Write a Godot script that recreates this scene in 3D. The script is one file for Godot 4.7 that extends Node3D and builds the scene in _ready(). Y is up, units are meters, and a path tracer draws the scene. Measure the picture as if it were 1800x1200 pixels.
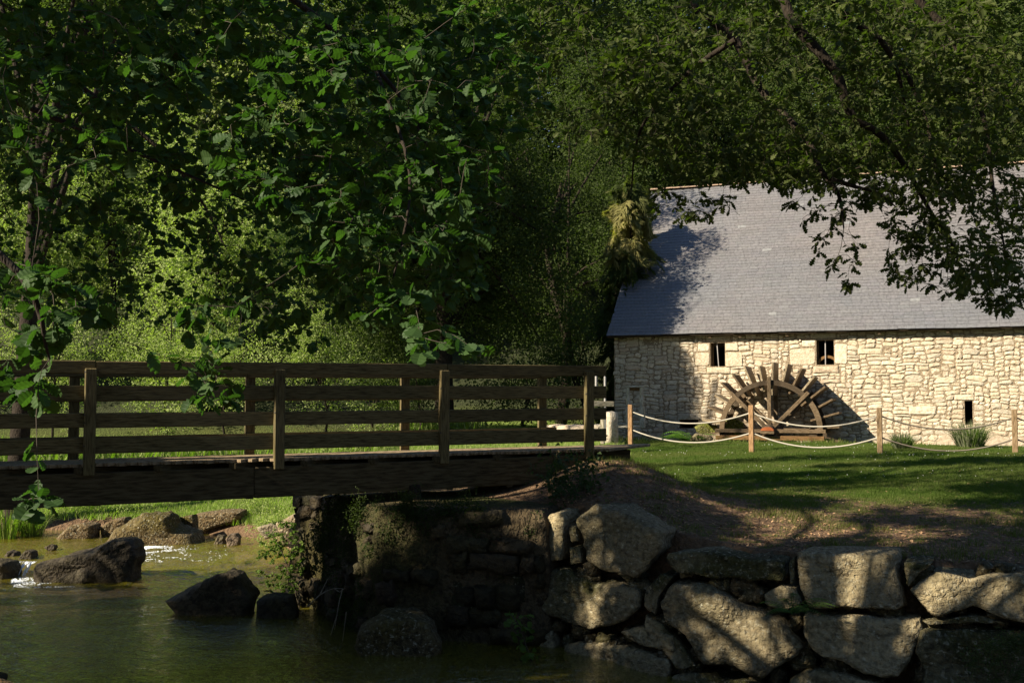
extends Node3D
# An old stone water mill beside a stream, seen past a timber footbridge from under riverside trees.
# y is up, metres, y = 0 is the stream. The camera stands 3.2 m above the stream and looks along -z.

const F := 1900.0                 # focal length in pixels of the 1800 x 1200 photograph
const EYE := Vector3(0, 3.2, 0)
const HORIZON := 705.0
var S := Vector3(-0.743, 0.57, 0.35).normalized()   # towards the sun
var SU: Vector3
var SV: Vector3
var M := {}
var lit := []                     # places that the sun reaches through gaps in the crowns: [point, radius u, radius v]
var nz := FastNoiseLite.new()
var nz2 := FastNoiseLite.new()
var lawn_noise := FastNoiseLite.new()
var box_cache := {}

# mill frame: corner of the facade, direction along it, outward normal
const MC := Vector3(3.36, 1.5, -35.5)
const MD := Vector3(0.927, 0, 0.375)
const MN := Vector3(-0.375, 0, 0.927)
const MILL_LEN := 14.6
const EAVE_H := 3.94              # above MC.y
const RIDGE_H := 9.55
const HALF := 5.6

# water's edge, land on the far side
const EDGE := [Vector2(-60, -30), Vector2(-14, -24.6), Vector2(-9, -24.9), Vector2(-6, -23.4), Vector2(-4.3, -20.5), Vector2(-3.4, -17.7), Vector2(-2.0, -15.2), Vector2(0.35, -14.6), Vector2(1.9, -12.8), Vector2(3.6, -11.8), Vector2(5.3, -11.1), Vector2(9, -9.7), Vector2(14, -7.6), Vector2(60, 6)]
const NEAR_EDGE := [Vector2(-60, -17), Vector2(-14, -14), Vector2(-9, -11), Vector2(-3, -8.3), Vector2(3, -6.3), Vector2(9, -3.5), Vector2(60, 16)]


# ---------------------------------------------------------------- helpers
class MB:
	var v := PackedVector3Array()
	var idx := PackedInt32Array()
	var col := PackedColorArray()
	func add(p: Vector3) -> int:
		v.append(p)
		return v.size() - 1
	func tri(a: int, b: int, c: int) -> void:
		idx.append(a); idx.append(b); idx.append(c)
	func quad(a: int, b: int, c: int, d: int) -> void:
		idx.append(a); idx.append(b); idx.append(c)
		idx.append(a); idx.append(c); idx.append(d)
	func tri_p(a: Vector3, b: Vector3, c: Vector3, inside: Vector3) -> void:   # flat, turned away from «inside»
		if (c - a).cross(b - a).dot((a + b + c) / 3.0 - inside) < 0.0:
			var t := b; b = c; c = t
		var k := v.size()
		v.append(a); v.append(b); v.append(c)
		idx.append(k); idx.append(k + 1); idx.append(k + 2)
	func quad_p(a: Vector3, b: Vector3, c: Vector3, d: Vector3, inside: Vector3) -> void:
		tri_p(a, b, c, inside)
		tri_p(a, c, d, inside)
	func paint(c: Color) -> void:
		while col.size() < v.size():
			col.append(c)
	func turn_out(inside: Vector3) -> void:
		for i in range(0, idx.size(), 3):
			var a := v[idx[i]]
			var b := v[idx[i + 1]]
			var c := v[idx[i + 2]]
			if (c - a).cross(b - a).dot((a + b + c) / 3.0 - inside) < 0.0:
				var t := idx[i + 1]
				idx[i + 1] = idx[i + 2]
				idx[i + 2] = t
	func done() -> ArrayMesh:
		var n := PackedVector3Array()
		n.resize(v.size())
		for i in range(0, idx.size(), 3):
			var a := idx[i]
			var b := idx[i + 1]
			var c := idx[i + 2]
			var f := (v[c] - v[a]).cross(v[b] - v[a])
			n[a] += f; n[b] += f; n[c] += f
		for i in n.size():
			n[i] = n[i].normalized() if n[i].length_squared() > 1e-20 else Vector3.UP
		var arr := []
		arr.resize(Mesh.ARRAY_MAX)
		arr[Mesh.ARRAY_VERTEX] = v
		arr[Mesh.ARRAY_NORMAL] = n
		arr[Mesh.ARRAY_INDEX] = idx
		if col.size() == v.size() and col.size() > 0:
			arr[Mesh.ARRAY_COLOR] = col
		var m := ArrayMesh.new()
		m.add_surface_from_arrays(Mesh.PRIMITIVE_TRIANGLES, arr)
		return m


func rng(s: int) -> RandomNumberGenerator:
	var r := RandomNumberGenerator.new()
	r.seed = s
	return r

func lin(r: float, g: float, b: float) -> Color:
	return Color(r, g, b).linear_to_srgb()

func px(x: float, y: float, depth: float) -> Vector3:
	return Vector3((x - 900.0) * depth / F, EYE.y + (HORIZON - y) * depth / F, -depth)

func world_of(n: Node3D) -> Transform3D:
	var t := Transform3D()
	while n is Node3D and n != self:
		t = n.transform * t
		n = n.get_parent() as Node3D
	return t

func thing(called: String, label: String, category: String, at := Vector3.ZERO, group := "") -> Node3D:
	var o := Node3D.new()
	o.name = called
	o.position = at
	add_child(o, true)
	tag(o, label, category, group)
	return o

func tag(o: Node, label: String, category := "", group := "", kind := "") -> void:
	if label: o.set_meta("label", label)
	if category: o.set_meta("category", category)
	if group: o.set_meta("group", group)
	if kind: o.set_meta("kind", kind)

func obj(called: String, mesh: Mesh, mat: Material, parent: Node = null, at := Transform3D()) -> MeshInstance3D:
	# «at» is a place in the world; a part's own place is worked out from its parent's
	var o := MeshInstance3D.new()
	o.name = called
	o.mesh = mesh
	o.material_override = mat
	if parent == null: parent = self
	o.transform = (world_of(parent as Node3D).affine_inverse() * at) if parent != self else at
	parent.add_child(o, true)
	return o

func multi(called: String, mesh: Mesh, mat: Material, places: Array, tints: Array, parent: Node = null) -> MultiMeshInstance3D:
	var mm := MultiMesh.new()
	mm.transform_format = MultiMesh.TRANSFORM_3D
	mm.use_colors = tints.size() > 0
	mm.mesh = mesh
	mm.instance_count = places.size()
	for i in places.size():
		mm.set_instance_transform(i, places[i])
		if tints.size() > 0:
			mm.set_instance_color(i, tints[i])
	var o := MultiMeshInstance3D.new()
	o.name = called
	o.multimesh = mm
	o.material_override = mat
	if parent == null: parent = self
	if parent != self:
		o.transform = world_of(parent as Node3D).affine_inverse()
	parent.add_child(o, true)
	o.set_meta("kind", "stuff")
	return o

func chamfer_box(s: Vector3, c: float) -> ArrayMesh:
	var key := "%.3f %.3f %.3f %.3f" % [s.x, s.y, s.z, c]
	if box_cache.has(key): return box_cache[key]
	var mb := MB.new()
	var h := s / 2.0
	var o := Vector3.ZERO
	var P := func(sx: float, sy: float, sz: float, ax: int) -> Vector3:
		var p := Vector3(sx * (h.x - c), sy * (h.y - c), sz * (h.z - c))
		p[ax] = [sx * h.x, sy * h.y, sz * h.z][ax]
		return p
	for ax in 3:
		var b := (ax + 1) % 3
		var d := (ax + 2) % 3
		for sg in [-1.0, 1.0]:
			var q := []
			for k in [[-1.0, -1.0], [1.0, -1.0], [1.0, 1.0], [-1.0, 1.0]]:
				var w := Vector3.ZERO
				w[ax] = sg; w[b] = k[0]; w[d] = k[1]
				q.append(P.call(w.x, w.y, w.z, ax))
			mb.quad_p(q[0], q[1], q[2], q[3], o)
	for ax in 3:                                     # edges along ax
		var b := (ax + 1) % 3
		var d := (ax + 2) % 3
		for sb in [-1.0, 1.0]:
			for sd in [-1.0, 1.0]:
				var w0 := Vector3.ZERO
				w0[ax] = -1.0; w0[b] = sb; w0[d] = sd
				var w1 := w0
				w1[ax] = 1.0
				mb.quad_p(P.call(w0.x, w0.y, w0.z, b), P.call(w1.x, w1.y, w1.z, b), P.call(w1.x, w1.y, w1.z, d), P.call(w0.x, w0.y, w0.z, d), o)
	for sx in [-1.0, 1.0]:
		for sy in [-1.0, 1.0]:
			for sz in [-1.0, 1.0]:
				mb.tri_p(P.call(sx, sy, sz, 0), P.call(sx, sy, sz, 1), P.call(sx, sy, sz, 2), o)
	var m := mb.done()
	box_cache[key] = m
	return m

func board(called: String, a: Vector3, b: Vector3, h: float, w: float, mat: Material, parent: Node = null, c := 0.008, up := Vector3.UP) -> MeshInstance3D:
	# a timber from a to b, h tall (along up) and w thick; its grain runs along its own x
	var x := (b - a).normalized()
	var z := x.cross(up).normalized()
	var y := z.cross(x)
	return obj(called, chamfer_box(Vector3(snappedf((b - a).length(), 0.001), h, w), c), mat, parent, Transform3D(Basis(x, y, z), (a + b) / 2.0))

func tube(mb: MB, pts: Array, radii: Array, sides := 6) -> void:
	var first := mb.v.size()
	var side := Vector3.ZERO
	for i in pts.size():
		var dir: Vector3 = (pts[mini(i + 1, pts.size() - 1)] - pts[maxi(i - 1, 0)]).normalized()
		if side == Vector3.ZERO or absf(side.dot(dir)) > 0.95:
			side = dir.cross(Vector3.UP if absf(dir.y) < 0.9 else Vector3.RIGHT)
		side = (side - dir * side.dot(dir)).normalized()
		var other := dir.cross(side)
		for k in sides:
			var t := TAU * k / sides
			mb.add(pts[i] + (side * cos(t) + other * sin(t)) * radii[i])
	for i in pts.size() - 1:
		for k in sides:
			var k2 := (k + 1) % sides
			var a := first + i * sides + k
			var b := first + i * sides + k2
			mb.quad(a, a + sides, b + sides, b)
	var e := mb.add(pts[-1] + (pts[-1] - pts[-2]).normalized() * radii[-1] * 0.5)
	for k in sides:
		mb.tri(first + (pts.size() - 1) * sides + k, e, first + (pts.size() - 1) * sides + (k + 1) % sides)

func smooth_path(pts: Array, steps := 4) -> Array:
	var out := []
	for i in pts.size() - 1:
		var p0: Vector3 = pts[maxi(i - 1, 0)]
		var p1: Vector3 = pts[i]
		var p2: Vector3 = pts[i + 1]
		var p3: Vector3 = pts[mini(i + 2, pts.size() - 1)]
		for s in steps:
			out.append(p1.cubic_interpolate(p2, p0, p3, float(s) / steps))
	out.append(pts[-1])
	return out

func taper(n: int, r0: float, r1: float) -> Array:
	var out := []
	for i in n:
		out.append(lerpf(r0, r1, float(i) / maxf(1.0, n - 1.0)))
	return out


# ---------------------------------------------------------------- textures and materials
func noise_tex(freq: float, octaves: int, ramp: Array, seed_: int, size := 512, kind := FastNoiseLite.TYPE_SIMPLEX_SMOOTH, normal := false, bump := 6.0) -> NoiseTexture2D:
	var n := FastNoiseLite.new()
	n.noise_type = kind
	n.seed = seed_
	n.frequency = freq
	n.fractal_octaves = octaves
	n.fractal_gain = 0.6
	if kind == FastNoiseLite.TYPE_CELLULAR:
		n.cellular_return_type = FastNoiseLite.RETURN_DISTANCE
	var t := NoiseTexture2D.new()
	t.width = size
	t.height = size
	t.seamless = true
	t.noise = n
	if normal:
		t.as_normal_map = true
		t.bump_strength = bump
	elif ramp.size() > 0:
		var g := Gradient.new()
		var offs := PackedFloat32Array()
		var cols := PackedColorArray()
		for r in ramp:
			offs.append(r[0])
			cols.append(r[1])
		g.offsets = offs
		g.colors = cols
		t.color_ramp = g
	return t

func grey(v: float) -> Color:
	return Color(v, v, v)

func mat(color: Color, rough: float, tex: Texture2D = null, scale := Vector3.ONE, bump: Texture2D = null, depth := 1.0, world := true, vcol := false) -> StandardMaterial3D:
	var m := StandardMaterial3D.new()
	m.albedo_color = color
	m.roughness = rough
	m.metallic_specular = 0.35
	m.uv1_triplanar = true
	m.uv1_world_triplanar = world
	m.uv1_scale = scale
	if tex: m.albedo_texture = tex
	if bump:
		m.heightmap_enabled = true
		m.heightmap_texture = bump
		m.heightmap_scale = depth
	m.vertex_color_use_as_albedo = vcol
	return m

func leaf_mat(rough: float, back: Color, spec := 0.3) -> StandardMaterial3D:
	var m := StandardMaterial3D.new()
	m.albedo_color = Color.WHITE
	m.vertex_color_use_as_albedo = true
	m.roughness = rough
	m.metallic_specular = spec
	m.cull_mode = BaseMaterial3D.CULL_DISABLED
	m.backlight_enabled = true
	m.backlight = back
	return m

func make_materials() -> void:
	var fine := noise_tex(0.03, 5, [[0.0, grey(0.62)], [0.45, grey(0.86)], [1.0, grey(1.0)]], 3)
	var warm := noise_tex(0.018, 5, [[0.0, Color(0.62, 0.55, 0.45)], [0.4, Color(0.9, 0.86, 0.78)], [0.7, Color(1, 0.97, 0.9)], [1.0, Color(0.86, 0.84, 0.8)]], 9)
	var rock := noise_tex(0.02, 6, [[0.0, Color(0.3, 0.28, 0.24)], [0.35, Color(0.68, 0.64, 0.55)], [0.6, Color(0.95, 0.9, 0.78)], [0.8, Color(0.8, 0.78, 0.7)], [1.0, Color(1, 0.97, 0.9)]], 21)
	var grain := noise_tex(0.02, 5, [[0.0, Color(0.45, 0.42, 0.36)], [0.5, Color(0.85, 0.82, 0.74)], [1.0, Color(1, 1, 1)]], 5)
	var soil := noise_tex(0.03, 6, [[0.0, Color(0.4, 0.36, 0.3)], [0.5, Color(0.82, 0.77, 0.7)], [1.0, Color(1, 1, 1)]], 14)
	var bump := noise_tex(0.035, 6, [], 31)
	var coarse := noise_tex(0.012, 5, [], 37)
	var cells := noise_tex(0.05, 3, [], 41, 512, FastNoiseLite.TYPE_CELLULAR)
	var stain := noise_tex(0.024, 5, [[0.0, Color(0.10, 0.10, 0.06, 0.85)], [0.2, Color(0.13, 0.12, 0.08, 0.6)], [0.36, Color(0.2, 0.18, 0.13, 0.0)], [0.66, Color(0.6, 0.58, 0.5, 0.0)], [0.76, Color(0.72, 0.7, 0.6, 0.55)], [1.0, Color(0.78, 0.76, 0.66, 0.7)]], 57)
	var wash := noise_tex(0.012, 5, [[0.0, Color(0.42, 0.38, 0.32, 0.6)], [0.32, Color(0.55, 0.5, 0.42, 0.25)], [0.5, Color(0.7, 0.65, 0.55, 0.0)], [0.75, Color(0.93, 0.88, 0.8, 0.0)], [1.0, Color(0.95, 0.9, 0.84, 0.5)]], 63)
	M.ground = mat(Color.WHITE, 0.95, soil, Vector3.ONE * 0.55, bump, 7.0, true, true)
	M.stone = []
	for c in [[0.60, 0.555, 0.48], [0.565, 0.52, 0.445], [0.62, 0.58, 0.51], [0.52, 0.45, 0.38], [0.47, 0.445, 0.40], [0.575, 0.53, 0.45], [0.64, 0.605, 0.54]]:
		M.stone.append(mat(lin(c[0], c[1], c[2]), 0.92, warm, Vector3.ONE * 0.9, bump, 1.6))
	M.stone_v = mat(Color.WHITE, 0.92, warm, Vector3.ONE * 0.9, bump, 1.6, true, true)
	M.mortar = mat(lin(0.43, 0.375, 0.29), 0.97, soil, Vector3.ONE * 1.1, bump, 2.5)
	M.render_coat = mat(lin(0.44, 0.385, 0.33), 0.97, warm, Vector3.ONE * 0.7, coarse, 3.0)
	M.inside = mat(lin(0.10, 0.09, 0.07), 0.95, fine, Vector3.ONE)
	M.slate = mat(Color.WHITE, 0.62, fine, Vector3(0.6, 0.6, 0.6), bump, 0.2, true, true)
	M.slate.metallic_specular = 0.5
	M.ridge = mat(lin(0.33, 0.25, 0.20), 0.85, warm, Vector3.ONE * 1.5, bump, 0.8)
	M.boulder = mat(Color.WHITE, 0.95, rock, Vector3.ONE * 0.9, bump, 5.0, true, true)
	M.wet_rock = mat(Color.WHITE, 0.75, rock, Vector3.ONE * 0.7, bump, 3.5, true, true)
	M.bridge_wood = []
	for c in [[0.165, 0.14, 0.068], [0.145, 0.122, 0.06], [0.185, 0.152, 0.075]]:
		M.bridge_wood.append(mat(lin(c[0], c[1], c[2]), 0.85, grain, Vector3(0.35, 3.2, 3.2), grain, 0.6, false))
	M.deck = mat(lin(0.33, 0.26, 0.18), 0.9, grain, Vector3(0.5, 3.0, 3.0), grain, 0.6, false)
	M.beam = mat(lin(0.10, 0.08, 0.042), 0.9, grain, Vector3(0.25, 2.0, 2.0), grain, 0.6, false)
	M.old_wood = mat(lin(0.18, 0.135, 0.09), 0.9, grain, Vector3(0.6, 4.0, 4.0), grain, 0.8, false)
	M.pale_wood = mat(lin(0.38, 0.32, 0.24), 0.9, grain, Vector3(0.6, 4.0, 4.0), grain, 0.8, false)
	M.dark_wood = mat(lin(0.085, 0.065, 0.045), 0.9, grain, Vector3(0.6, 4.0, 4.0), grain, 0.8, false)
	M.brown_wood = mat(lin(0.23, 0.135, 0.06), 0.85, grain, Vector3(0.5, 4.0, 4.0), grain, 0.6, false)
	M.new_post = mat(lin(0.42, 0.265, 0.15), 0.8, grain, Vector3(0.5, 4.0, 4.0), grain, 0.5, false)
	M.grey_post = mat(lin(0.30, 0.22, 0.14), 0.85, grain, Vector3(0.5, 4.0, 4.0), grain, 0.5, false)
	M.grey_wood = mat(lin(0.42, 0.40, 0.34), 0.9, grain, Vector3(0.5, 4.0, 4.0), grain, 0.8, false)
	M.sluice_wood = mat(lin(0.62, 0.60, 0.53), 0.9, grain, Vector3(0.5, 4.0, 4.0), grain, 0.8, false)
	M.rope = mat(lin(0.46, 0.42, 0.33), 0.9, fine, Vector3.ONE * 8.0)
	M.rope_dark = mat(lin(0.25, 0.21, 0.15), 0.9, fine, Vector3.ONE * 8.0)
	M.rust = mat(lin(0.50, 0.16, 0.06), 0.85, soil, Vector3.ONE * 4.0)
	M.metal = mat(lin(0.45, 0.43, 0.40), 0.6, fine, Vector3.ONE * 3.0)
	M.bolt = mat(lin(0.03, 0.028, 0.025), 0.5)
	M.bark = mat(lin(0.038, 0.031, 0.022), 0.95, soil, Vector3(1.6, 0.5, 1.6), cells, 2.0)
	M.twig = mat(lin(0.06, 0.048, 0.034), 0.9)
	M.moss = mat(lin(0.11, 0.15, 0.025), 0.98, soil, Vector3.ONE * 2.0, bump, 3.0)
	for m in [M.boulder]:
		m.detail_enabled = true
		m.detail_albedo = stain
	for m in M.stone + [M.stone_v, M.render_coat]:
		m.detail_enabled = true
		m.detail_albedo = wash
	M.foam = mat(lin(0.6, 0.64, 0.66), 0.5, null, Vector3.ONE, bump, 2.0)
	M.abutment = mat(Color.WHITE, 0.95, rock, Vector3(0.8, 0.6, 0.8), bump, 6.0, true, true)
	M.leaf = leaf_mat(0.6, Color(0.85, 1.0, 0.55))
	M.far_leaf = leaf_mat(0.7, Color(0.9, 1.0, 0.6), 0.25)
	M.blade = leaf_mat(0.7, Color(0.8, 1.0, 0.4), 0.2)
	M.litter = leaf_mat(0.95, Color(0.2, 0.2, 0.2), 0.1)
	var w := StandardMaterial3D.new()
	w.clearcoat_enabled = true
	w.clearcoat = 0.25
	w.clearcoat_roughness = 0.03
	w.albedo_color = lin(0.15, 0.13, 0.011)
	w.albedo_color.a = 0.5
	w.transparency = BaseMaterial3D.TRANSPARENCY_ALPHA
	w.roughness = 0.04
	w.metallic_specular = 0.7
	w.uv1_triplanar = true
	w.uv1_world_triplanar = true
	w.uv1_scale = Vector3(0.55, 0.55, 0.9)
	w.normal_enabled = true
	w.normal_texture = noise_tex(0.02, 4, [], 77, 512, FastNoiseLite.TYPE_SIMPLEX_SMOOTH, true, 5.0)
	w.normal_scale = 1.5
	M.water = w


# ---------------------------------------------------------------- ground
func edge_distance(p: Vector2, line: Array) -> float:   # positive on the far side (smaller z) of the line
	var best := 1e9
	var sg := 1.0
	for i in line.size() - 1:
		var a: Vector2 = line[i]
		var b: Vector2 = line[i + 1]
		var t := clampf((p - a).dot(b - a) / (b - a).length_squared(), 0.0, 1.0)
		var d := p.distance_to(a + (b - a) * t)
		if d < best:
			best = d
			sg = 1.0 if (b - a).cross(p - a) < 0.0 else -1.0
	return best * sg

func mill_coords(p: Vector3) -> Vector2:   # (along the facade, distance in front of it)
	var q := p - MC
	return Vector2(q.dot(MD), q.dot(MN))

func gh(x: float, z: float) -> float:
	var p := Vector2(x, z)
	var d := edge_distance(p, EDGE)
	var dn := -edge_distance(p, NEAR_EDGE)
	if dn > -0.3:
		return minf(-0.5 + 1.2 * (dn + 0.3), 1.5) + 0.05 * nz.get_noise_2d(x * 8, z * 8)
	if d < 0.0:
		return -0.5
	var k := smoothstep(-5.0, -2.6, x)
	# the rocky bank on the left
	var bank := -0.5 + minf(d, 1.2) * 0.75 + clampf(d - 1.2, 0.0, 6.0) * 0.13 + clampf(d - 7.0, 0.0, 14.0) * 0.02
	# behind the boulder wall, then a lawn that rises to the rope fence
	var near := smoothstep(1.2, 3.2, x)
	var top := lerpf(1.62, 1.42, near) + clampf(d - 0.6, 0.0, 12.0) / 12.0 * 0.62
	top += 0.38 * exp(-((x - 1.7) ** 2 / 1.3 + (z + 16.4) ** 2 / 2.0)) + 0.1 * exp(-((x - 3.0) ** 2 / 2.0 + (z + 15.8) ** 2 / 2.0))
	top += 0.3 * exp(-((x - 1.2) ** 2 + (z + 17.5) ** 2) / 3.0)
	var wallside := lerpf(-0.6, top, smoothstep(0.25, 0.75, d))
	var h := lerpf(bank, wallside, k)
	var mc := mill_coords(Vector3(x, 0, z))
	if mc.x > -3.0 and mc.x < 22.0 and mc.y < 4.0:
		h = lerpf(h, 1.68, smoothstep(3.6, 1.6, mc.y) * smoothstep(-3.0, 0.0, mc.x))
		var pit := smoothstep(1.9, 2.4, mc.x) * smoothstep(7.4, 7.0, mc.x) * smoothstep(2.2, 1.6, mc.y) * smoothstep(-0.5, -0.1, mc.y)
		h = lerpf(h, 0.2, pit)
	h += clampf(-46.0 - z, 0.0, 70.0) * 0.42
	h += 0.05 * nz.get_noise_2d(x * 9, z * 9) + 0.018 * nz.get_noise_2d(x * 40, z * 40)
	return h

func ground_hit(x: float, y: float) -> Vector3:
	var dep := 8.0
	while dep < 90.0:
		var p := px(x, y, dep)
		if p.y < gh(p.x, p.z):
			return p
		dep += 0.05
	return px(x, y, 90.0)

func axis(parts: Array) -> Array:   # [from, to, step], ... -> coordinates
	var out := []
	for a in parts:
		var x: float = a[0]
		while x < a[1] - 1e-4:
			out.append(x)
			x += a[2]
	out.append(parts[-1][1])
	return out

func build_ground() -> void:
	var xs := axis([[-220.0, -60.0, 20.0], [-60.0, -20.0, 2.0], [-20.0, -6.0, 0.4], [-6.0, 12.0, 0.16], [12.0, 20.0, 0.4], [20.0, 60.0, 2.0], [60.0, 220.0, 20.0]])
	var zs := axis([[-220.0, -60.0, 10.0], [-60.0, -38.0, 1.0], [-38.0, -25.0, 0.3], [-25.0, -8.0, 0.16], [-8.0, 0.0, 0.5], [0.0, 40.0, 2.0], [40.0, 220.0, 20.0]])
	var mb := MB.new()
	var w := xs.size()
	for z in zs:
		for x in xs:
			mb.v.append(Vector3(x, gh(x, z), z))
			mb.col.append(ground_color(x, z))
	for j in zs.size() - 1:
		for i in w - 1:
			var a := j * w + i
			mb.quad(a, a + 1, a + w + 1, a + w)
	for i in range(0, 1):
		var n0 := (mb.v[mb.idx[2]] - mb.v[mb.idx[0]]).cross(mb.v[mb.idx[1]] - mb.v[mb.idx[0]])
		if n0.y < 0.0:
			mb.idx.reverse()
	var g := obj("ground", mb.done(), M.ground)
	tag(g, "", "", "", "structure")

func lawn_share(x: float, z: float) -> float:   # 0 bare soil, 1 grass
	var d := edge_distance(Vector2(x, z), EDGE)
	if x < -4.5:
		return smoothstep(1.5, 3.5, d)
	var r := smoothstep(3.9, 6.9, d + 2.2 * nz2.get_noise_2d(x * 6, z * 9) + 1.4 * nz2.get_noise_2d(x * 20, z * 20))
	r = minf(r, smoothstep(0.8, 1.7, Vector2(x - 2.2, (z + 15.0) * 1.2).length() + 0.8 * nz2.get_noise_2d(x * 18, z * 18)))
	return r

func ground_color(x: float, z: float) -> Color:
	var d := edge_distance(Vector2(x, z), EDGE)
	var soil := Color(0.24, 0.165, 0.105).lerp(Color(0.15, 0.105, 0.065), 0.5 + 0.5 * nz.get_noise_2d(x * 12, z * 12))
	if d < 0.3:
		return Color(0.17, 0.12, 0.045)
	if z < -47.0 or z > 0.0 or absf(x) > 60.0:
		return Color(0.045, 0.06, 0.02)
	var g := lawn_share(x, z)
	var grass := Color(0.075, 0.12, 0.022).lerp(Color(0.10, 0.12, 0.03), 0.5 + 0.5 * nz2.get_noise_2d(x * 10, z * 10))
	return soil.lerp(grass, g)


# ---------------------------------------------------------------- sun gaps
func add_lit(p: Vector3, r: float, rv := -1.0) -> void:
	lit.append([p, p.dot(SU), p.dot(SV), r, rv if rv > 0.0 else r, p.dot(S)])

func lit_px(x: float, y: float, depth: float, rx: float, ry: float) -> void:
	add_lit(px(x, y, depth), rx * depth / F, ry * depth / F)

func lit_ground(x: float, y: float, rx: float, ry: float) -> void:
	var p := ground_hit(x, y)
	var k := -p.z / F
	# a patch on level ground, taller in the sun's view than in the photograph's
	add_lit(p, rx * k, ry * k * 2.4)

func in_sun_gap(p: Vector3) -> bool:
	# would a spray of leaves here shade a place that the sun reaches?
	var u := p.dot(SU)
	var v := p.dot(SV)
	var s := p.dot(S)
	for e in lit:
		if s > e[5] + 0.3:
			var a: float = (u - e[1]) / (e[3] + minf(0.36, 0.08 + 0.6 * e[3]))
			var b: float = (v - e[2]) / (e[4] + minf(0.36, 0.08 + 0.6 * e[4]))
			if a * a + b * b < 1.0 + 0.5 * nz2.get_noise_2d(u * 60, v * 60):
				return true
	# the mill's front and roof
	var q := p - MC
	var f := q.dot(MN)
	if f > 0.0:
		var k := f / S.dot(MN)
		var h := p - S * k - MC
		var a := h.dot(MD)
		var wob := 0.9 * nz2.get_noise_2d(u * 14, v * 14) + 0.5 * nz2.get_noise_2d(u * 45, v * 45)
		if h.y > -1.0 and h.y < EAVE_H:
			if a > 3.0 - 0.27 * h.y + wob and a < 16.0:
				return true
		elif h.y >= EAVE_H:
			var slope := (RIDGE_H - EAVE_H) / HALF
			# ray from p along -S to the roof plane: y = EAVE_H + slope * back
			var den := -S.y + slope * -S.dot(MN) * -1.0
			# height(t) = q.y - t S.y ; back(t) = -(f - t S.n)
			var t := (q.y - EAVE_H + slope * f) / (S.y + slope * S.dot(MN))
			var r := q - S * t
			var back := -r.dot(MN)
			var ar := r.dot(MD)
			if t > 0.0 and back > -0.5 and back < HALF + 0.3 and ar > 2.0 + 0.18 * back + wob and ar < 16.0:
				return true
	# bands of sun on the lawn
	if p.y > 9.4:
		var k2 := (p.y - 2.0) / S.y
		var g := p - S * k2
		if g.x > 1.5 and g.z < -15.0 and g.z > -34.0 and g.x < 18.0:
			var band := lawn_noise.get_noise_2d(g.x * 0.55, g.z * 2.0)
			var want := 0.06 - 0.25 * smoothstep(-17.0, -19.0, g.z) + 0.1 * smoothstep(5.0, 3.0, g.x)
			if band > want:
				return true
	return false


# ---------------------------------------------------------------- leaves
func leaf_mesh(outline: Array, fold: float, curl: float, pleat := 0.0) -> ArrayMesh:
	# outline: right half, from the stalk (0,0) to the tip (0,1) as (x, along); mirrored; unit length, lies in xz with its upper side +y
	var mb := MB.new()
	var mid := []
	for o in outline:
		var t: float = o[1]
		mid.append(Vector3(0, -curl * t * t, t))
	for sd in [1.0, -1.0]:
		for i in outline.size() - 1:
			var a: Vector3 = mid[i] + Vector3(sd * outline[i][0], fold * outline[i][0] + pleat * (1.0 if i % 2 else -1.0), 0.0)
			var b: Vector3 = mid[i + 1] + Vector3(sd * outline[i + 1][0], fold * outline[i + 1][0] + pleat * (-1.0 if i % 2 else 1.0), 0.0)
			var inside := Vector3(0, -5, 0.5)
			if outline[i][0] > 0.001: mb.tri_p(mid[i], a, b, inside)
			if (mid[i] as Vector3).distance_to(mid[i + 1]) > 1e-4: mb.tri_p(mid[i], b, mid[i + 1], inside)
	# the stalk
	mb.tri_p(Vector3(-0.015, 0, 0), Vector3(0.015, 0, 0), Vector3(0, 0.02, -0.25), Vector3(0, -5, 0))
	mb.paint(Color.WHITE)
	return mb.done()

func spray_mesh(n: int, radius: float, leaf: float, seed_: int, flat := 0.6, wide := 0.32) -> ArrayMesh:
	# n small leaves in a loose clump
	var r := rng(seed_)
	var mb := MB.new()
	for i in n:
		var d := Vector3(r.randfn(), r.randfn() * flat, r.randfn())
		var p := d.normalized() * radius * pow(r.randf(), 0.5)
		p.y *= flat
		var fwd := (d + Vector3(0, -0.4, 0)).normalized()
		var sd := fwd.cross(Vector3(r.randfn() * 0.6, 1, r.randfn() * 0.6)).normalized()
		var nn := sd.cross(fwd)
		var L := leaf * r.randf_range(0.7, 1.25)
		var W := L * wide * r.randf_range(0.8, 1.2)
		var t := r.randf_range(0.75, 1.25)
		var c := Color(t, t, t * r.randf_range(0.8, 1.1))
		var inside := p - nn * 9.0
		var m := p + fwd * L * 0.5
		mb.tri_p(p, m + sd * W + nn * 0.1 * L, p + fwd * L, inside)
		mb.tri_p(p, p + fwd * L, m - sd * W + nn * 0.1 * L, inside)
		mb.paint(c)
	return mb.done()

func turn(r: RandomNumberGenerator, lean := 0.5) -> Basis:
	return Basis(Vector3.UP, r.randf() * TAU) * Basis(Vector3.RIGHT, r.randfn() * lean) * Basis(Vector3.BACK, r.randfn() * lean)

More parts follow.
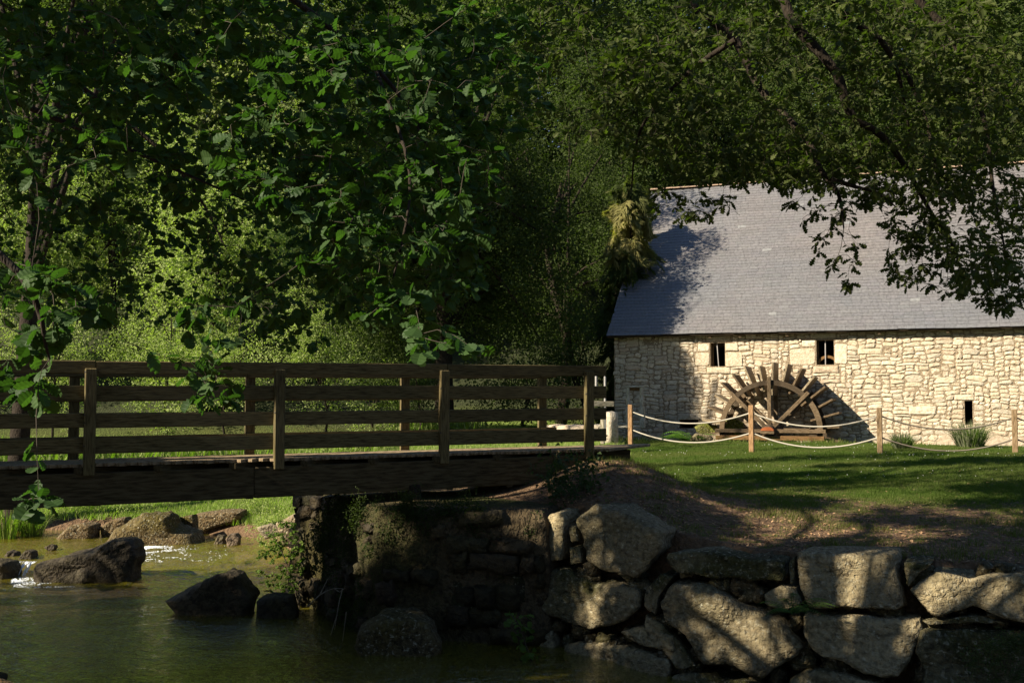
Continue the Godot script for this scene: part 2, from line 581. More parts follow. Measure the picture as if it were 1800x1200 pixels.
func grow(limbs: Array, targets: Array, twig_r: float, r: RandomNumberGenerator, sag := 0.12) -> Array:
	# joins every target to the nearest wood grown so far: [mesh of twigs, [[point, direction], ...] at the twigs' ends]
	var nodes := PackedVector3Array()
	for l in limbs:
		for p in l:
			nodes.append(p)
	var order := []
	for t in targets:
		var best := 1e9
		for p in nodes:
			best = minf(best, p.distance_squared_to(t))
		order.append([best, t])
	order.sort_custom(func(a, b): return a[0] < b[0])
	var mb := MB.new()
	var ends := []
	for o in order:
		var t: Vector3 = o[1]
		var best := 1e9
		var at := Vector3.ZERO
		for p in nodes:
			var dd := p.distance_squared_to(t)
			if dd < best:
				best = dd
				at = p
		var L := sqrt(best)
		if L < 0.02: continue
		var bend := Vector3(r.randfn(), r.randfn() + 0.6, r.randfn()) * L * sag
		var pts := [at, at.lerp(t, 0.35) + bend, at.lerp(t, 0.7) + bend * 0.8, t]
		var rr: float = twig_r * clampf(L * 1.4, 0.6, 2.4)
		tube(mb, pts, [rr, rr * 0.8, rr * 0.55, rr * 0.3], 4)
		for k in range(1, 4):
			nodes.append(pts[k])
		ends.append([pts[1], pts[2], t])
	return [mb.done() if mb.v.size() > 0 else null, ends]

func blob_targets(blobs: Array, r: RandomNumberGenerator) -> Array:
	# points through the volume of the boughs: [x, y, rx, ry, near, far, count] as seen along the camera's axis
	var out := []
	for b in blobs:
		for i in b[6]:
			var a := r.randf() * TAU
			var q := sqrt(r.randf())
			out.append(px(b[0] + cos(a) * q * b[2], b[1] + sin(a) * q * b[3], r.randf_range(b[4], b[5])))
	return out

func leafy(parent: Node3D, ends: Array, per: int, size: float, meshes: Array, tint_a: Color, tint_b: Color, r: RandomNumberGenerator, singles: int, droop := 0.35) -> void:
	# single leaves along every twig; those that show largest are parts of their own, the rest one part
	var all := []
	for e in ends:
		var dir: Vector3 = (e[2] - e[0]).normalized()
		var tone := r.randf()
		for k in per:
			var t := 0.25 + 0.75 * float(k) / maxf(1, per - 1)
			var p: Vector3 = (e[0] as Vector3).lerp(e[1], t * 2.0) if t < 0.5 else (e[1] as Vector3).lerp(e[2], t * 2.0 - 1.0)
			var out := (dir * 0.5 + Vector3(r.randfn(), r.randfn() * 0.5 - droop, r.randfn())).normalized()
			var up := (Vector3(0, 1, 0) + Vector3(r.randfn(), r.randfn(), r.randfn()) * 0.55).normalized()
			var sd := up.cross(out).normalized()
			if sd.length() < 0.5: continue
			var L := size * r.randf_range(0.5, 1.25)
			var bs := Basis(sd, out.cross(sd).normalized(), out).scaled_local(Vector3(r.randf_range(0.8, 1.15), r.randf_range(0.3, 1.8), 1.0) * L)
			p += out * L * 0.25
			if in_sun_gap(p): continue
			var c := tint_a.lerp(tint_b, clampf(tone * 0.6 + r.randf() * 0.4, 0, 1))
			all.append([Transform3D(bs, p), c, L / maxf(0.5, -p.z)])
	all.sort_custom(func(a, b): return a[2] > b[2])
	var count := 0
	var rest := []
	var tints := []
	for a in all:
		var p: Vector3 = a[0].origin
		var sx := 900.0 + F * p.x / -p.z
		var sy := HORIZON - F * (p.y - EYE.y) / -p.z
		if count < singles and sx > 5 and sx < 1795 and sy > 5 and sy < 1195:
			count += 1
			var c: Color = a[1]
			var key := int(clampf((c.g - tint_a.g) / (tint_b.g - tint_a.g + 1e-5), 0, 0.99) * 4)
			obj("leaf", meshes[count % meshes.size()], leaf_tone(tint_a.lerp(tint_b, (key + 0.5) / 4.0)), parent, a[0])
		else:
			rest.append(a[0])
			tints.append(a[1])
	if rest.size() > 0:
		multi("foliage", meshes[0], M.leaf, rest, tints, parent)

var tones := {}
func leaf_tone(c: Color) -> StandardMaterial3D:
	var key := c.to_html()
	if not tones.has(key):
		var m := leaf_mat(0.55, Color(0.85, 1.0, 0.55))
		m.albedo_color = c.linear_to_srgb()
		tones[key] = m
	return tones[key]

func crown(parent: Node3D, lobes: Array, per_m3: float, mesh: Mesh, tint_a: Color, tint_b: Color, r: RandomNumberGenerator, called := "crown", size := 1.0, gaps := true) -> MultiMeshInstance3D:
	# lobes: [centre, radii]; sprays fill each lobe's outer part
	var places := []
	var tints := []
	for l in lobes:
		var c: Vector3 = l[0]
		var rad: Vector3 = l[1]
		var n := int(per_m3 * 4.19 * rad.x * rad.y * rad.z)
		var tone := r.randf()
		for i in n:
			var d := Vector3(r.randfn(), r.randfn(), r.randfn()).normalized()
			var q := pow(r.randf(), 0.42) * (1.0 + 0.35 * nz.get_noise_3d(d.x * 40 + c.x, d.y * 40, d.z * 40))
			var p := c + d * rad * q
			if gaps and in_sun_gap(p): continue
			places.append(Transform3D(turn(r).scaled(Vector3.ONE * size * r.randf_range(0.7, 1.3)), p))
			tints.append(tint_a.lerp(tint_b, clampf(tone * 0.5 + r.randf() * 0.5, 0, 1)))
	return multi(called, mesh, M.far_leaf, places, tints, parent)

func lobes_in(c: Vector3, rad: Vector3, n: int, share: float, r: RandomNumberGenerator) -> Array:
	var out := []
	for i in n:
		var d := Vector3(r.randfn(), r.randfn(), r.randfn()).normalized() * pow(r.randf(), 0.4)
		var s := share * r.randf_range(0.75, 1.25)
		out.append([c + d * rad * (1.0 - share * 0.6), rad * s])
	return out

func tree(called: String, label: String, base: Vector2, height: float, c: Vector3, rad: Vector3, n: int, share: float, per: float, mesh: Mesh, ta: Color, tb: Color, seed_: int, trunk_r := 0.22, size := 1.0, group := "", category := "tree") -> Node3D:
	var r := rng(seed_)
	var y := gh(base.x, base.y)
	var o := thing(called, label, category, Vector3(base.x, y, base.y), group)
	var lobes := lobes_in(c, rad, n, share, r)
	var mb := MB.new()
	var foot := Vector3(base.x, y - 0.3, base.y)
	var head := Vector3(c.x, c.y + rad.y * 0.3, c.z)
	var mids := smooth_path([foot, foot.lerp(head, 0.35) + Vector3(r.randfn(), 0, r.randfn()) * 0.25, foot.lerp(head, 0.7) + Vector3(r.randfn(), 0, r.randfn()) * 0.3, head], 4)
	tube(mb, mids, taper(mids.size(), trunk_r, trunk_r * 0.25), 8)
	for l in lobes:
		var from: Vector3 = mids[r.randi_range(mids.size() / 3, mids.size() - 3)]
		var limb := smooth_path([from, from.lerp(l[0], 0.5) + Vector3(0, 0.3, 0), l[0]], 3)
		tube(mb, limb, taper(limb.size(), trunk_r * 0.35, trunk_r * 0.06), 5)
	obj("trunk", mb.done(), M.bark, o)
	crown(o, lobes, per, mesh, ta, tb, r, "crown", size)
	return o


# ---------------------------------------------------------------- rocks
func outline_smooth(poly: Array, per: int) -> Array:
	var out := []
	var n := poly.size()
	for i in n:
		var p0: Vector3 = poly[(i - 1 + n) % n]
		var p1: Vector3 = poly[i]
		var p2: Vector3 = poly[(i + 1) % n]
		var p3: Vector3 = poly[(i + 2) % n]
		for s in per:
			var t := float(s) / per
			var curved := p1.cubic_interpolate(p2, p0, p3, t)
			out.append(curved.lerp(p1.lerp(p2, t), 0.8))
	return out

func boulder_mesh(poly: Array, back: Vector3, thick: float, bulge: float, seed_: int, stone: Color, moss: Color, mossy: float, centre: Vector3, round_back := false) -> ArrayMesh:
	# poly: outline in the world; the boulder swells towards -back and runs «thick» into the bank
	var ring := outline_smooth(poly, 5)
	var c := Vector3.ZERO
	for p in ring: c += p
	c /= ring.size()
	var size := 0.0
	for p in ring: size = maxf(size, c.distance_to(p))
	bulge = minf(bulge, size * 0.4)
	for k in ring.size(): ring[k] = c + (ring[k] - c) * (1.0 if round_back else 1.055)
	var prof := [[0.3, 1.0], [0.55, 0.99], [0.74, 0.96], [0.87, 0.86], [0.95, 0.66], [0.985, 0.36], [1.0, 0.0], [0.99, -0.3], [0.95, -0.65]]
	prof += [[0.8, -0.9], [0.5, -1.0]] if round_back else [[0.9, -1.0]]
	var mb := MB.new()
	var n := ring.size()
	var no := FastNoiseLite.new()
	no.seed = seed_
	no.frequency = 0.9
	no.fractal_octaves = 4
	var flat := FastNoiseLite.new()
	flat.seed = seed_ + 5
	flat.noise_type = FastNoiseLite.TYPE_CELLULAR
	flat.frequency = 1.1
	var pts := [c - back * bulge]
	for pr in prof:
		for p in ring:
			pts.append(c + (p - c) * pr[0] - back * (bulge * pr[1] if pr[1] > 0 else thick * pr[1]))
	for p in pts:
		var out: Vector3 = (p - (c + back * thick * 0.3)).normalized()
		var amt := 0.08 * size * no.get_noise_3dv(p * 1.6) + 0.2 * size * flat.get_noise_3dv(p * 1.3) + 0.03 * no.get_noise_3dv(p * 7.0)
		var q: Vector3 = p + out * amt
		mb.add(q - centre)
	for k in n:
		mb.tri(0, 1 + k, 1 + (k + 1) % n)
	for j in prof.size() - 1:
		for k in n:
			var a := 1 + j * n + k
			var b := 1 + j * n + (k + 1) % n
			mb.quad(a, b, b + n, a + n)
	mb.turn_out(c + back * thick * 0.2 - centre)
	for i in mb.v.size():
		var p: Vector3 = mb.v[i] + centre
		var up: float = clampf(((p - c).normalized().y - 0.25) * 1.5, 0.0, 1.0)
		var m := clampf((nz2.get_noise_3dv(p * 14.0) + 0.35 * nz.get_noise_3dv(p * 50.0)) * 2.2 + mossy * 2.0 - 1.1 + up * mossy, 0.0, 1.0)
		var t := 1.0 + 0.25 * nz.get_noise_3dv(p * 22.0)
		mb.col.append((stone * t).lerp(moss, m))
	return mb.done()

func px_poly(list: Array, depth_at: Callable) -> Array:
	var out := []
	for q in list:
		out.append(px(q[0], q[1], depth_at.call(q[0], q[1])))
	return out

func wall_depth(x: float, y: float) -> float:
	# the boulder wall's face: its foot follows the water's edge and it leans back
	var xs := [-900.0, 520.0, 648.0, 946.0, 1182.0, 1480.0, 1808.0, 2700.0]
	var ds := [17.7, 17.2, 15.2, 14.6, 12.8, 11.8, 11.1, 9.7]
	var d := 0.0
	for i in xs.size() - 1:
		if x >= xs[i] and x <= xs[i + 1]:
			d = lerpf(ds[i], ds[i + 1], (x - xs[i]) / (xs[i + 1] - xs[i]))
	var h := EYE.y - (y - HORIZON) * d / F
	return d - 0.1 + 0.22 * clampf(h, -0.5, 2.0)


# ---------------------------------------------------------------- the mill
func fa(x: float, y: float) -> Vector2:
	# where the line of sight through a pixel meets the facade: (along, up)
	var d := px(x, y, 1.0) - EYE
	var k := (MC - EYE).dot(MN) / d.dot(MN)
	var q := EYE + d * k - MC
	return Vector2(q.dot(MD), q.y)

func fp(a: float, h: float, out := 0.0) -> Vector3:
	return MC + MD * a + Vector3.UP * h + MN * out

func frect(x0: float, y0: float, x1: float, y1: float) -> Rect2:
	var p := fa(x0, y1)
	var q := fa(x1, y0)
	return Rect2(p.x, p.y, q.x - p.x, q.y - p.y)

var holes := []
func warp(p: Vector2) -> Vector2:
	# courses wander up and down; they run true only beside the openings
	var k := 1.0
	for o in holes:
		var c: Vector2 = p.clamp(o.position, o.end)
		k = minf(k, smoothstep(0.05, 0.5, c.distance_to(p)))
	return p + k * Vector2(0.07 * nz2.get_noise_2d(p.x * 60, p.y * 75), 0.075 * nz2.get_noise_2d(p.x * 40 + 300.0, p.y * 30))

func stone_mesh(mb: MB, rc: Rect2, r: RandomNumberGenerator, base: Vector3, proud := 0.0, rough := 1.0) -> void:
	# an uneven block standing out of the wall; vertices relative to «base»
	var g := 0.009
	var w := rc.size.x - g * 2
	var h := rc.size.y - g * 2
	if w < 0.03 or h < 0.03: return
	var cut := minf(w, h) * r.randf_range(0.12, 0.42) * rough
	var x0 := rc.position.x + g
	var y0 := rc.position.y + g
	var j := minf(0.03, h * 0.14) * rough
	var raw := [[cut, 0.0], [w * 0.5, 0.0], [w - cut, 0.0], [w, cut], [w, h - cut], [w - cut, h], [w * 0.5, h], [cut, h], [0.0, h - cut], [0.0, cut]]
	var n := raw.size()
	var ring := []
	for q in raw:
		ring.append(Vector2(x0 + q[0] + r.randf_range(-j, j), y0 + q[1] + r.randf_range(-j, j)))
	if rough > 0.5:
		for k in n: ring[k] = warp(ring[k])
	var c := Vector2.ZERO
	for q in ring: c += q / n
	var out := proud + r.randf_range(-0.014, 0.018)
	var first := mb.v.size()
	var inset := clampf(0.022 / minf(w, h), 0.04, 0.2)
	for lay in [[0.0, -0.09], [0.0, out - 0.017], [inset, out]]:
		for q in ring:
			var p: Vector2 = q.lerp(c, lay[0])
			mb.add(fp(p.x, p.y, lay[1] + (r.randf_range(-0.006, 0.006) if lay[1] == out else 0.0)) - base)
	var mid := mb.add(fp(c.x, c.y, out + r.randf_range(0.0, 0.016)) - base)
	for lay in 2:
		for k in n:
			var a := first + lay * n + k
			var b := first + lay * n + (k + 1) % n
			mb.quad(a, a + n, b + n, b)
	for k in n:
		mb.tri(first + 2 * n + k, mid, first + 2 * n + (k + 1) % n)

func flat_shade(mb: MB) -> MB:
	var o := MB.new()
	for i in mb.idx.size():
		o.v.append(mb.v[mb.idx[i]])
		if mb.col.size() == mb.v.size(): o.col.append(mb.col[mb.idx[i]])
		o.idx.append(i)
	return o

func build_mill() -> void:
	var r := rng(101)
	var mill := thing("water_mill", "old stone water mill with a steep slate roof behind the wooden wheel", "mill", MC)
	var openings := [frect(1249, 602, 1275, 644), frect(1436, 597, 1467, 641), frect(1695, 704, 1709, 746), frect(1194, 737, 1227, 752)]
	holes = openings
	# core of the walls, with real openings
	var core := Node3D.new()
	core.name = "wall"
	mill.add_child(core)
	var xs := [0.0, MILL_LEN]
	var ys := [-0.8, EAVE_H]
	for o in openings:
		xs += [o.position.x, o.end.x]
		ys += [o.position.y, o.end.y]
	xs.sort(); ys.sort()
	var mb := MB.new()
	for i in xs.size() - 1:
		var j := 0
		while j < ys.size() - 1:
			var free := func(jj: int) -> bool:
				for o in openings:
					if o.has_point(Vector2((xs[i] + xs[i + 1]) / 2, (ys[jj] + ys[jj + 1]) / 2)): return false
				return true
			if not free.call(j):
				j += 1
				continue
			var e := j
			while e + 1 < ys.size() - 1 and free.call(e + 1): e += 1
			wall_box(mb, xs[i], xs[i + 1], ys[j], ys[e + 1], -0.6, -0.012)
			j = e + 1
	obj("front_wall", mb.done(), M.mortar, core)
	for a in [0.0, MILL_LEN - 0.5]:                    # gables
		mb = MB.new()
		var poly := [Vector2(-0.6, -0.8), Vector2(-0.6, EAVE_H), Vector2(-HALF, RIDGE_H - 0.25), Vector2(-2 * HALF + 0.6, EAVE_H), Vector2(-2 * HALF + 0.6, -0.8)]
		var ins := fp(a + 0.25, 3.0, -HALF)
		for k in 5:
			var p: Vector2 = poly[k]
			var q: Vector2 = poly[(k + 1) % 5]
			mb.quad_p(fp(a, p.y, p.x), fp(a + 0.5, p.y, p.x), fp(a + 0.5, q.y, q.x), fp(a, q.y, q.x), ins)
		for e in [a, a + 0.5]:
			for k in range(1, 4):
				mb.tri_p(fp(e, poly[0].y, poly[0].x), fp(e, poly[k].y, poly[k].x), fp(e, poly[k + 1].y, poly[k + 1].x), ins)
		for i in mb.v.size(): mb.v[i] -= MC
		obj("gable_wall", mb.done(), M.render_coat, core, Transform3D(Basis(), MC))
	mb = MB.new()
	wall_box(mb, 0.0, MILL_LEN, -0.8, EAVE_H, -2 * HALF, -2 * HALF + 0.6)
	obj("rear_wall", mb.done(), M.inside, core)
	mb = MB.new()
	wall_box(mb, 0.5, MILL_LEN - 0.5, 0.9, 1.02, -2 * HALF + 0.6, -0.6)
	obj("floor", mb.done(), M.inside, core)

	# face stones: dressed ones round the openings, then rubble packed into what is left
	var cs := 0.042
	var W := int(MILL_LEN / cs)
	var H := int((EAVE_H + 0.75) / cs)
	var taken := PackedByteArray()
	taken.resize(W * H)
	var y_low := -0.75
	var mark := func(rc: Rect2) -> void:
		for yy in range(maxi(0, roundi((rc.position.y - y_low) / cs)), mini(H, roundi((rc.end.y - y_low) / cs))):
			for xx in range(maxi(0, roundi(rc.position.x / cs)), mini(W, roundi(rc.end.x / cs))):
				taken[yy * W + xx] = 1
	var snap := func(rc: Rect2) -> Rect2:
		var x0 := roundf(rc.position.x / cs) * cs
		var y0 := roundf((rc.position.y - y_low) / cs) * cs + y_low
		return Rect2(x0, y0, roundf(rc.end.x / cs) * cs - x0, roundf((rc.end.y - y_low) / cs) * cs + y_low - y0)
	var pieces := []
	for o in openings: mark.call(o)
	for q in [[1240, 588, 1284, 601], [1222, 619, 1248, 644], [1228, 603, 1248, 618], [1276, 618, 1307, 644], [1276, 603, 1300, 617], [1243, 645, 1285, 656], [1424, 584, 1473, 596], [1388, 611, 1435, 642], [1410, 597, 1435, 610], [1468, 603, 1490, 641], [1430, 642, 1474, 655], [1678, 692, 1714, 703], [1190, 726, 1232, 737], [1508, 612, 1552, 622], [1596, 713, 1645, 727], [1310, 580, 1329, 595]]:
		var rc: Rect2 = snap.call(frect(q[0], q[1], q[2], q[3]))
		mark.call(rc)
		pieces.append([rc, 1])
	var hs := [2, 2, 3, 3, 3, 3, 4, 4]
	for yy in H:
		for xx in W:
			if taken[yy * W + xx]: continue
			var low := yy < 20
			var free := 0
			while xx + free < W and not taken[yy * W + xx + free] and free < 20: free += 1
			var h: int = hs[r.randi() % hs.size()] + (r.randi() % 3 if low else 0)
			var w: int = r.randi_range(6, 14) if r.randf() < 0.62 else r.randi_range(4, 7)
			if r.randf() < 0.035: w += 3; h += 2
			w = maxi(w, h - 1)
			if free - w < 3: w = free if free <= 14 else free - 5
			h = mini(h, H - yy)
			for k in range(1, h):                       # nothing above may be in the way
				for x2 in w:
					if taken[(yy + k) * W + xx + x2]:
						h = k
						break
				if h <= k: break
			for k in h:
				for x2 in w: taken[(yy + k) * W + xx + x2] = 1
			pieces.append([Rect2(xx * cs, y_low + yy * cs, w * cs, h * cs), 0])
	for p in pieces:
		var rc: Rect2 = p[0]
		var c := fp(rc.get_center().x, rc.get_center().y)
		var sx := 900.0 + F * c.x / -c.z
		p.append((rc.get_area() + (5.0 if p[1] else 0.0)) if sx < 1795.0 and rc.end.y > 0.3 else 0.0)
	pieces.sort_custom(func(a, b): return a[2] > b[2])
	var small := MB.new()
	for i in pieces.size():
		var rc: Rect2 = pieces[i][0]
		var tone: float = nz2.get_noise_2d(rc.get_center().x * 9.0, rc.get_center().y * 12.0)
		if i < 296:
			var one := MB.new()
			var base := fp(rc.get_center().x, rc.get_center().y)
			stone_mesh(one, rc, r, base, 0.012 if pieces[i][1] else 0.0, 0.35 if pieces[i][1] else 1.0)
			var mi: int = r.randi() % M.stone.size()
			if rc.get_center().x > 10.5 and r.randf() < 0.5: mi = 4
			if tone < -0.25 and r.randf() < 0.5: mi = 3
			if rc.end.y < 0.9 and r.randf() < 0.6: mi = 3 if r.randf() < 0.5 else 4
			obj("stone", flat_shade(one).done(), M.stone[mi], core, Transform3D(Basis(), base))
		else:
			stone_mesh(small, rc, r, MC)
			var t := r.randf_range(0.8, 1.12)
			var hue := r.randf()
			small.paint(Color(0.59 * t, (0.535 + 0.025 * hue) * t, (0.45 + 0.06 * hue) * t))
	var sm := obj("rubble", flat_shade(small).done(), M.stone_v, core, Transform3D(Basis(), MC))
	tag(sm, "", "", "", "stuff")
	# remains of lime render along the foot of the wall
	var lime := MB.new()
	var cell := 0.07
	for ia in int(MILL_LEN / cell):
		for ih in 20:
			var pa := Vector2(ia * cell, -0.3 + ih * cell)
			var busy := false
			for o in openings:
				if (o as Rect2).grow(0.12).has_point(pa): busy = true
			if busy or nz.get_noise_2d(pa.x * 22, pa.y * 40) < -0.22 + 0.62 * smoothstep(0.35, 1.05, pa.y): continue
			var k4 := []
			for d4 in [Vector2(0, 0), Vector2(cell, 0), Vector2(cell, cell), Vector2(0, cell)]:
				var pq: Vector2 = pa + d4
				k4.append(fp(pq.x, pq.y, 0.012 + 0.03 * nz2.get_noise_2d(pq.x * 50, pq.y * 50)) - MC)
			lime.quad_p(k4[0], k4[1], k4[2], k4[3], k4[0] - MN)
	tag(obj("lime_render", lime.done(), M.render_coat, core, Transform3D(Basis(), MC)), "", "", "", "stuff")
	# roof: boarding, slates, ridge
	var roof := Node3D.new()
	roof.name = "roof"
	mill.add_child(roof)
	var slope := (RIDGE_H - EAVE_H) / HALF
	var sl := Vector2(HALF, RIDGE_H - EAVE_H).length()
	var over := 0.34
	var up_dir := (-MN * HALF + Vector3.UP * (RIDGE_H - EAVE_H)).normalized()
	var up_n := (MN * (RIDGE_H - EAVE_H) + Vector3.UP * HALF).normalized()
	var e0 := fp(-0.18, EAVE_H + 0.10) - up_dir * over
	var length := MILL_LEN + 0.5
	var front := board("roof_boarding", e0 + up_dir * (sl + over) / 2 - up_n * 0.03, e0 + up_dir * (sl + over) / 2 - up_n * 0.03 + MD * length, sl + over, 0.05, M.dark_wood, roof, 0.004, up_dir)
	var back_dir := (-MN * HALF - Vector3.UP * (RIDGE_H - EAVE_H)).normalized()
	var ridge0 := e0 + up_dir * (sl + over)
	var mid_b := ridge0 + back_dir * (sl + 0.3) / 2 + Vector3.DOWN * 0.03
	board("rear_slope", mid_b, mid_b + MD * length, sl + 0.3, 0.06, M.dark_wood, roof, 0.004, back_dir)
	var smb := MB.new()
	var step := 0.158
	var rows := int((sl + over) / step)
	for j in rows:
		var a := -r.randf_range(0.05, 0.25)
		var dark := r.randf_range(0.95, 1.05)
		while a < length:
			var w := r.randf_range(0.24, 0.33)
			var a0 := maxf(a, 0.0)
			var a1 := minf(a + w - 0.004, length)
			if a1 - a0 > 0.04:
				var t := dark * r.randf_range(0.94, 1.06)
				var brown := clampf(0.5 + 0.9 * nz.get_noise_2d(a0 * 7.0, j * 1.2), 0.0, 1.0)
				var col := Color(0.148, 0.152, 0.157).lerp(Color(0.185, 0.168, 0.156), brown) * t
				if r.randf() < 0.004: col = Color(0.24, 0.24, 0.23)
				var lo := j * step + r.randf_range(-0.006, 0.006)
				var hi := (j + 1) * step + 0.03
				var th := r.randf_range(0.0035, 0.006)
				var tilt := r.randf_range(-0.003, 0.003)
				var q := []
				for k in [[a0, lo, 0.009 + th + tilt], [a1, lo, 0.009 + th - tilt], [a1, hi, 0.004 + tilt * 0.2], [a0, hi, 0.004 - tilt * 0.2], [a0, lo, 0.002], [a1, lo, 0.002]]:
					q.append(e0 + MD * k[0] + up_dir * k[1] + up_n * (k[2] + 0.05 + sag(k[0], k[1])) - MC)
				var ins: Vector3 = (q[0] + q[1] + q[2] + q[3]) / 4.0 - up_n * 0.05
				smb.quad_p(q[0], q[1], q[2], q[3], ins)
				smb.quad_p(q[0], q[1], q[5], q[4], ins + up_dir * 0.02)
				smb.tri_p(q[0], q[4], q[3], ins)
				smb.tri_p(q[1], q[5], q[2], ins)
				smb.paint(Color(col.r, col.g, col.b))
			a += w
	var so := obj("slates", smb.done(), M.slate, roof, Transform3D(Basis(), MC))
	tag(so, "", "", "", "stuff")
	var ra := 0.0
	while ra < length:                                  # clay ridge tiles
		var rw := r.randf_range(0.42, 0.46)
		var rt := MB.new()
		var pts := []
		for k in 7:
			var t := lerpf(-0.95, 0.95, k / 6.0)
			pts.append(MN * sin(t) * 0.16 + Vector3.UP * (cos(t) * 0.16 - 0.09 + r.randf_range(-0.004, 0.004)))
		var c0 := ridge0 + MD * ra + Vector3.UP * (0.05 + 0.05 * nz.get_noise_2d(ra * 9.0, 400.0))
		for k in 6:
			for e in [0.0, 1.0]:
				pass
			rt.quad_p(pts[k], pts[k + 1], pts[k + 1] + MD * (rw - 0.012), pts[k] + MD * (rw - 0.012), MD * rw * 0.5 - Vector3.UP * 0.3)
			rt.quad_p(pts[k] * 0.86, pts[k + 1] * 0.86, pts[k + 1], pts[k], MD * rw * 0.5)
			rt.quad_p(pts[k] * 0.86 + MD * (rw - 0.012), pts[k + 1] * 0.86 + MD * (rw - 0.012), pts[k + 1] + MD * (rw - 0.012), pts[k] + MD * (rw - 0.012), MD * rw * 0.5)
		obj("ridge_tile", rt.done(), M.ridge, roof, Transform3D(Basis(), c0))
		ra += rw
	board("eaves_board", e0 - up_n * 0.07 + up_dir * 0.06, e0 - up_n * 0.07 + up_dir * 0.06 + MD * length, 0.05, 0.03, M.dark_wood, roof, 0.004, up_dir)
	for ax in [0.3, 1.35, 3.2, 4.15, 5.6, 8.3, 10.2, 12.6]:   # rafter feet under the eaves
		board("rafter_foot", fp(ax, EAVE_H - 0.13, -0.05), fp(ax, EAVE_H - 0.2, 0.17), 0.10, 0.09, M.old_wood, roof)
	# what hangs in the two windows
	var rod := MB.new()
	var w0: Rect2 = openings[0]
	tube(rod, [fp(w0.position.x + w0.size.x * 0.42, w0.end.y, -0.12), fp(w0.position.x + w0.size.x * 0.55, w0.position.y, -0.06)], [0.016, 0.016], 6)
	for i in rod.v.size(): rod.v[i] -= MC
	obj("window_rod", rod.done(), M.metal, mill, Transform3D(Basis(), MC))
	rod = MB.new()
	var w1: Rect2 = openings[1]
	tube(rod, [fp(w1.position.x + w1.size.x * 0.5, w1.end.y, -0.12), fp(w1.position.x + w1.size.x * 0.5, w1.position.y, -0.10)], [0.018, 0.018], 6)
	for i in rod.v.size(): rod.v[i] -= MC
	obj("window_rod", rod.done(), M.metal, mill, Transform3D(Basis(), MC))
	var gear := MB.new()
	var gc := fp(w1.position.x + w1.size.x * 0.6, w1.position.y - 0.05, -0.2)
	arc_ring(gear, Vector3.ZERO, MD, Vector3.UP, MN, 0.34, 0.26, 0.10, 0.0, TAU, 28)
	obj("gear_wheel", gear.done(), M.brown_wood, mill, Transform3D(Basis(), gc))
	board("gear_post", fp(w1.position.x + w1.size.x * 0.66, w1.position.y - 0.4, -0.28), fp(w1.position.x + w1.size.x * 0.66, w1.position.y + 0.42, -0.28), 0.12, 0.1, M.brown_wood, mill)
	for w in [w0, w1]:
		board("window_jamb", fp(w.position.x + 0.02, w.position.y, -0.28), fp(w.position.x + 0.02, w.end.y, -0.28), 0.05, 0.06, M.old_wood, mill, 0.006, MD)

func sag(a: float, u: float) -> float:
	return 0.045 * nz.get_noise_2d(a * 9.0, u * 12.0)

func wall_box(mb: MB, a0: float, a1: float, h0: float, h1: float, b0: float, b1: float) -> void:
	var ins := fp((a0 + a1) / 2, (h0 + h1) / 2, (b0 + b1) / 2)
	var P := func(i: int) -> Vector3: return fp(a1 if i & 1 else a0, h1 if i & 2 else h0, b1 if i & 4 else b0)
	for q in [[0, 1, 3, 2], [4, 5, 7, 6], [0, 1, 5, 4], [2, 3, 7, 6], [0, 2, 6, 4], [1, 3, 7, 5]]:
		mb.quad_p(P.call(q[0]), P.call(q[1]), P.call(q[2]), P.call(q[3]), ins)

func arc_ring(mb: MB, c: Vector3, ex: Vector3, ey: Vector3, ez: Vector3, r1: float, r0: float, w: float, t0: float, t1: float, n: int) -> void:
	# a flat hoop in the plane of ex and ey, w thick along ez
	for i in n:
		var a := lerpf(t0, t1, float(i) / n)
		var b := lerpf(t0, t1, float(i + 1) / n)
		var A := ex * cos(a) + ey * sin(a)
		var B := ex * cos(b) + ey * sin(b)
		var ins := c + (A + B) * (r0 + r1) * 0.25
		mb.quad_p(c + A * r1 + ez * w / 2, c + B * r1 + ez * w / 2, c + B * r0 + ez * w / 2, c + A * r0 + ez * w / 2, ins)
		mb.quad_p(c + A * r1 - ez * w / 2, c + B * r1 - ez * w / 2, c + B * r0 - ez * w / 2, c + A * r0 - ez * w / 2, ins)
		mb.quad_p(c + A * r1 + ez * w / 2, c + B * r1 + ez * w / 2, c + B * r1 - ez * w / 2, c + A * r1 - ez * w / 2, ins)
		mb.quad_p(c + A * r0 + ez * w / 2, c + B * r0 + ez * w / 2, c + B * r0 - ez * w / 2, c + A * r0 - ez * w / 2, ins)

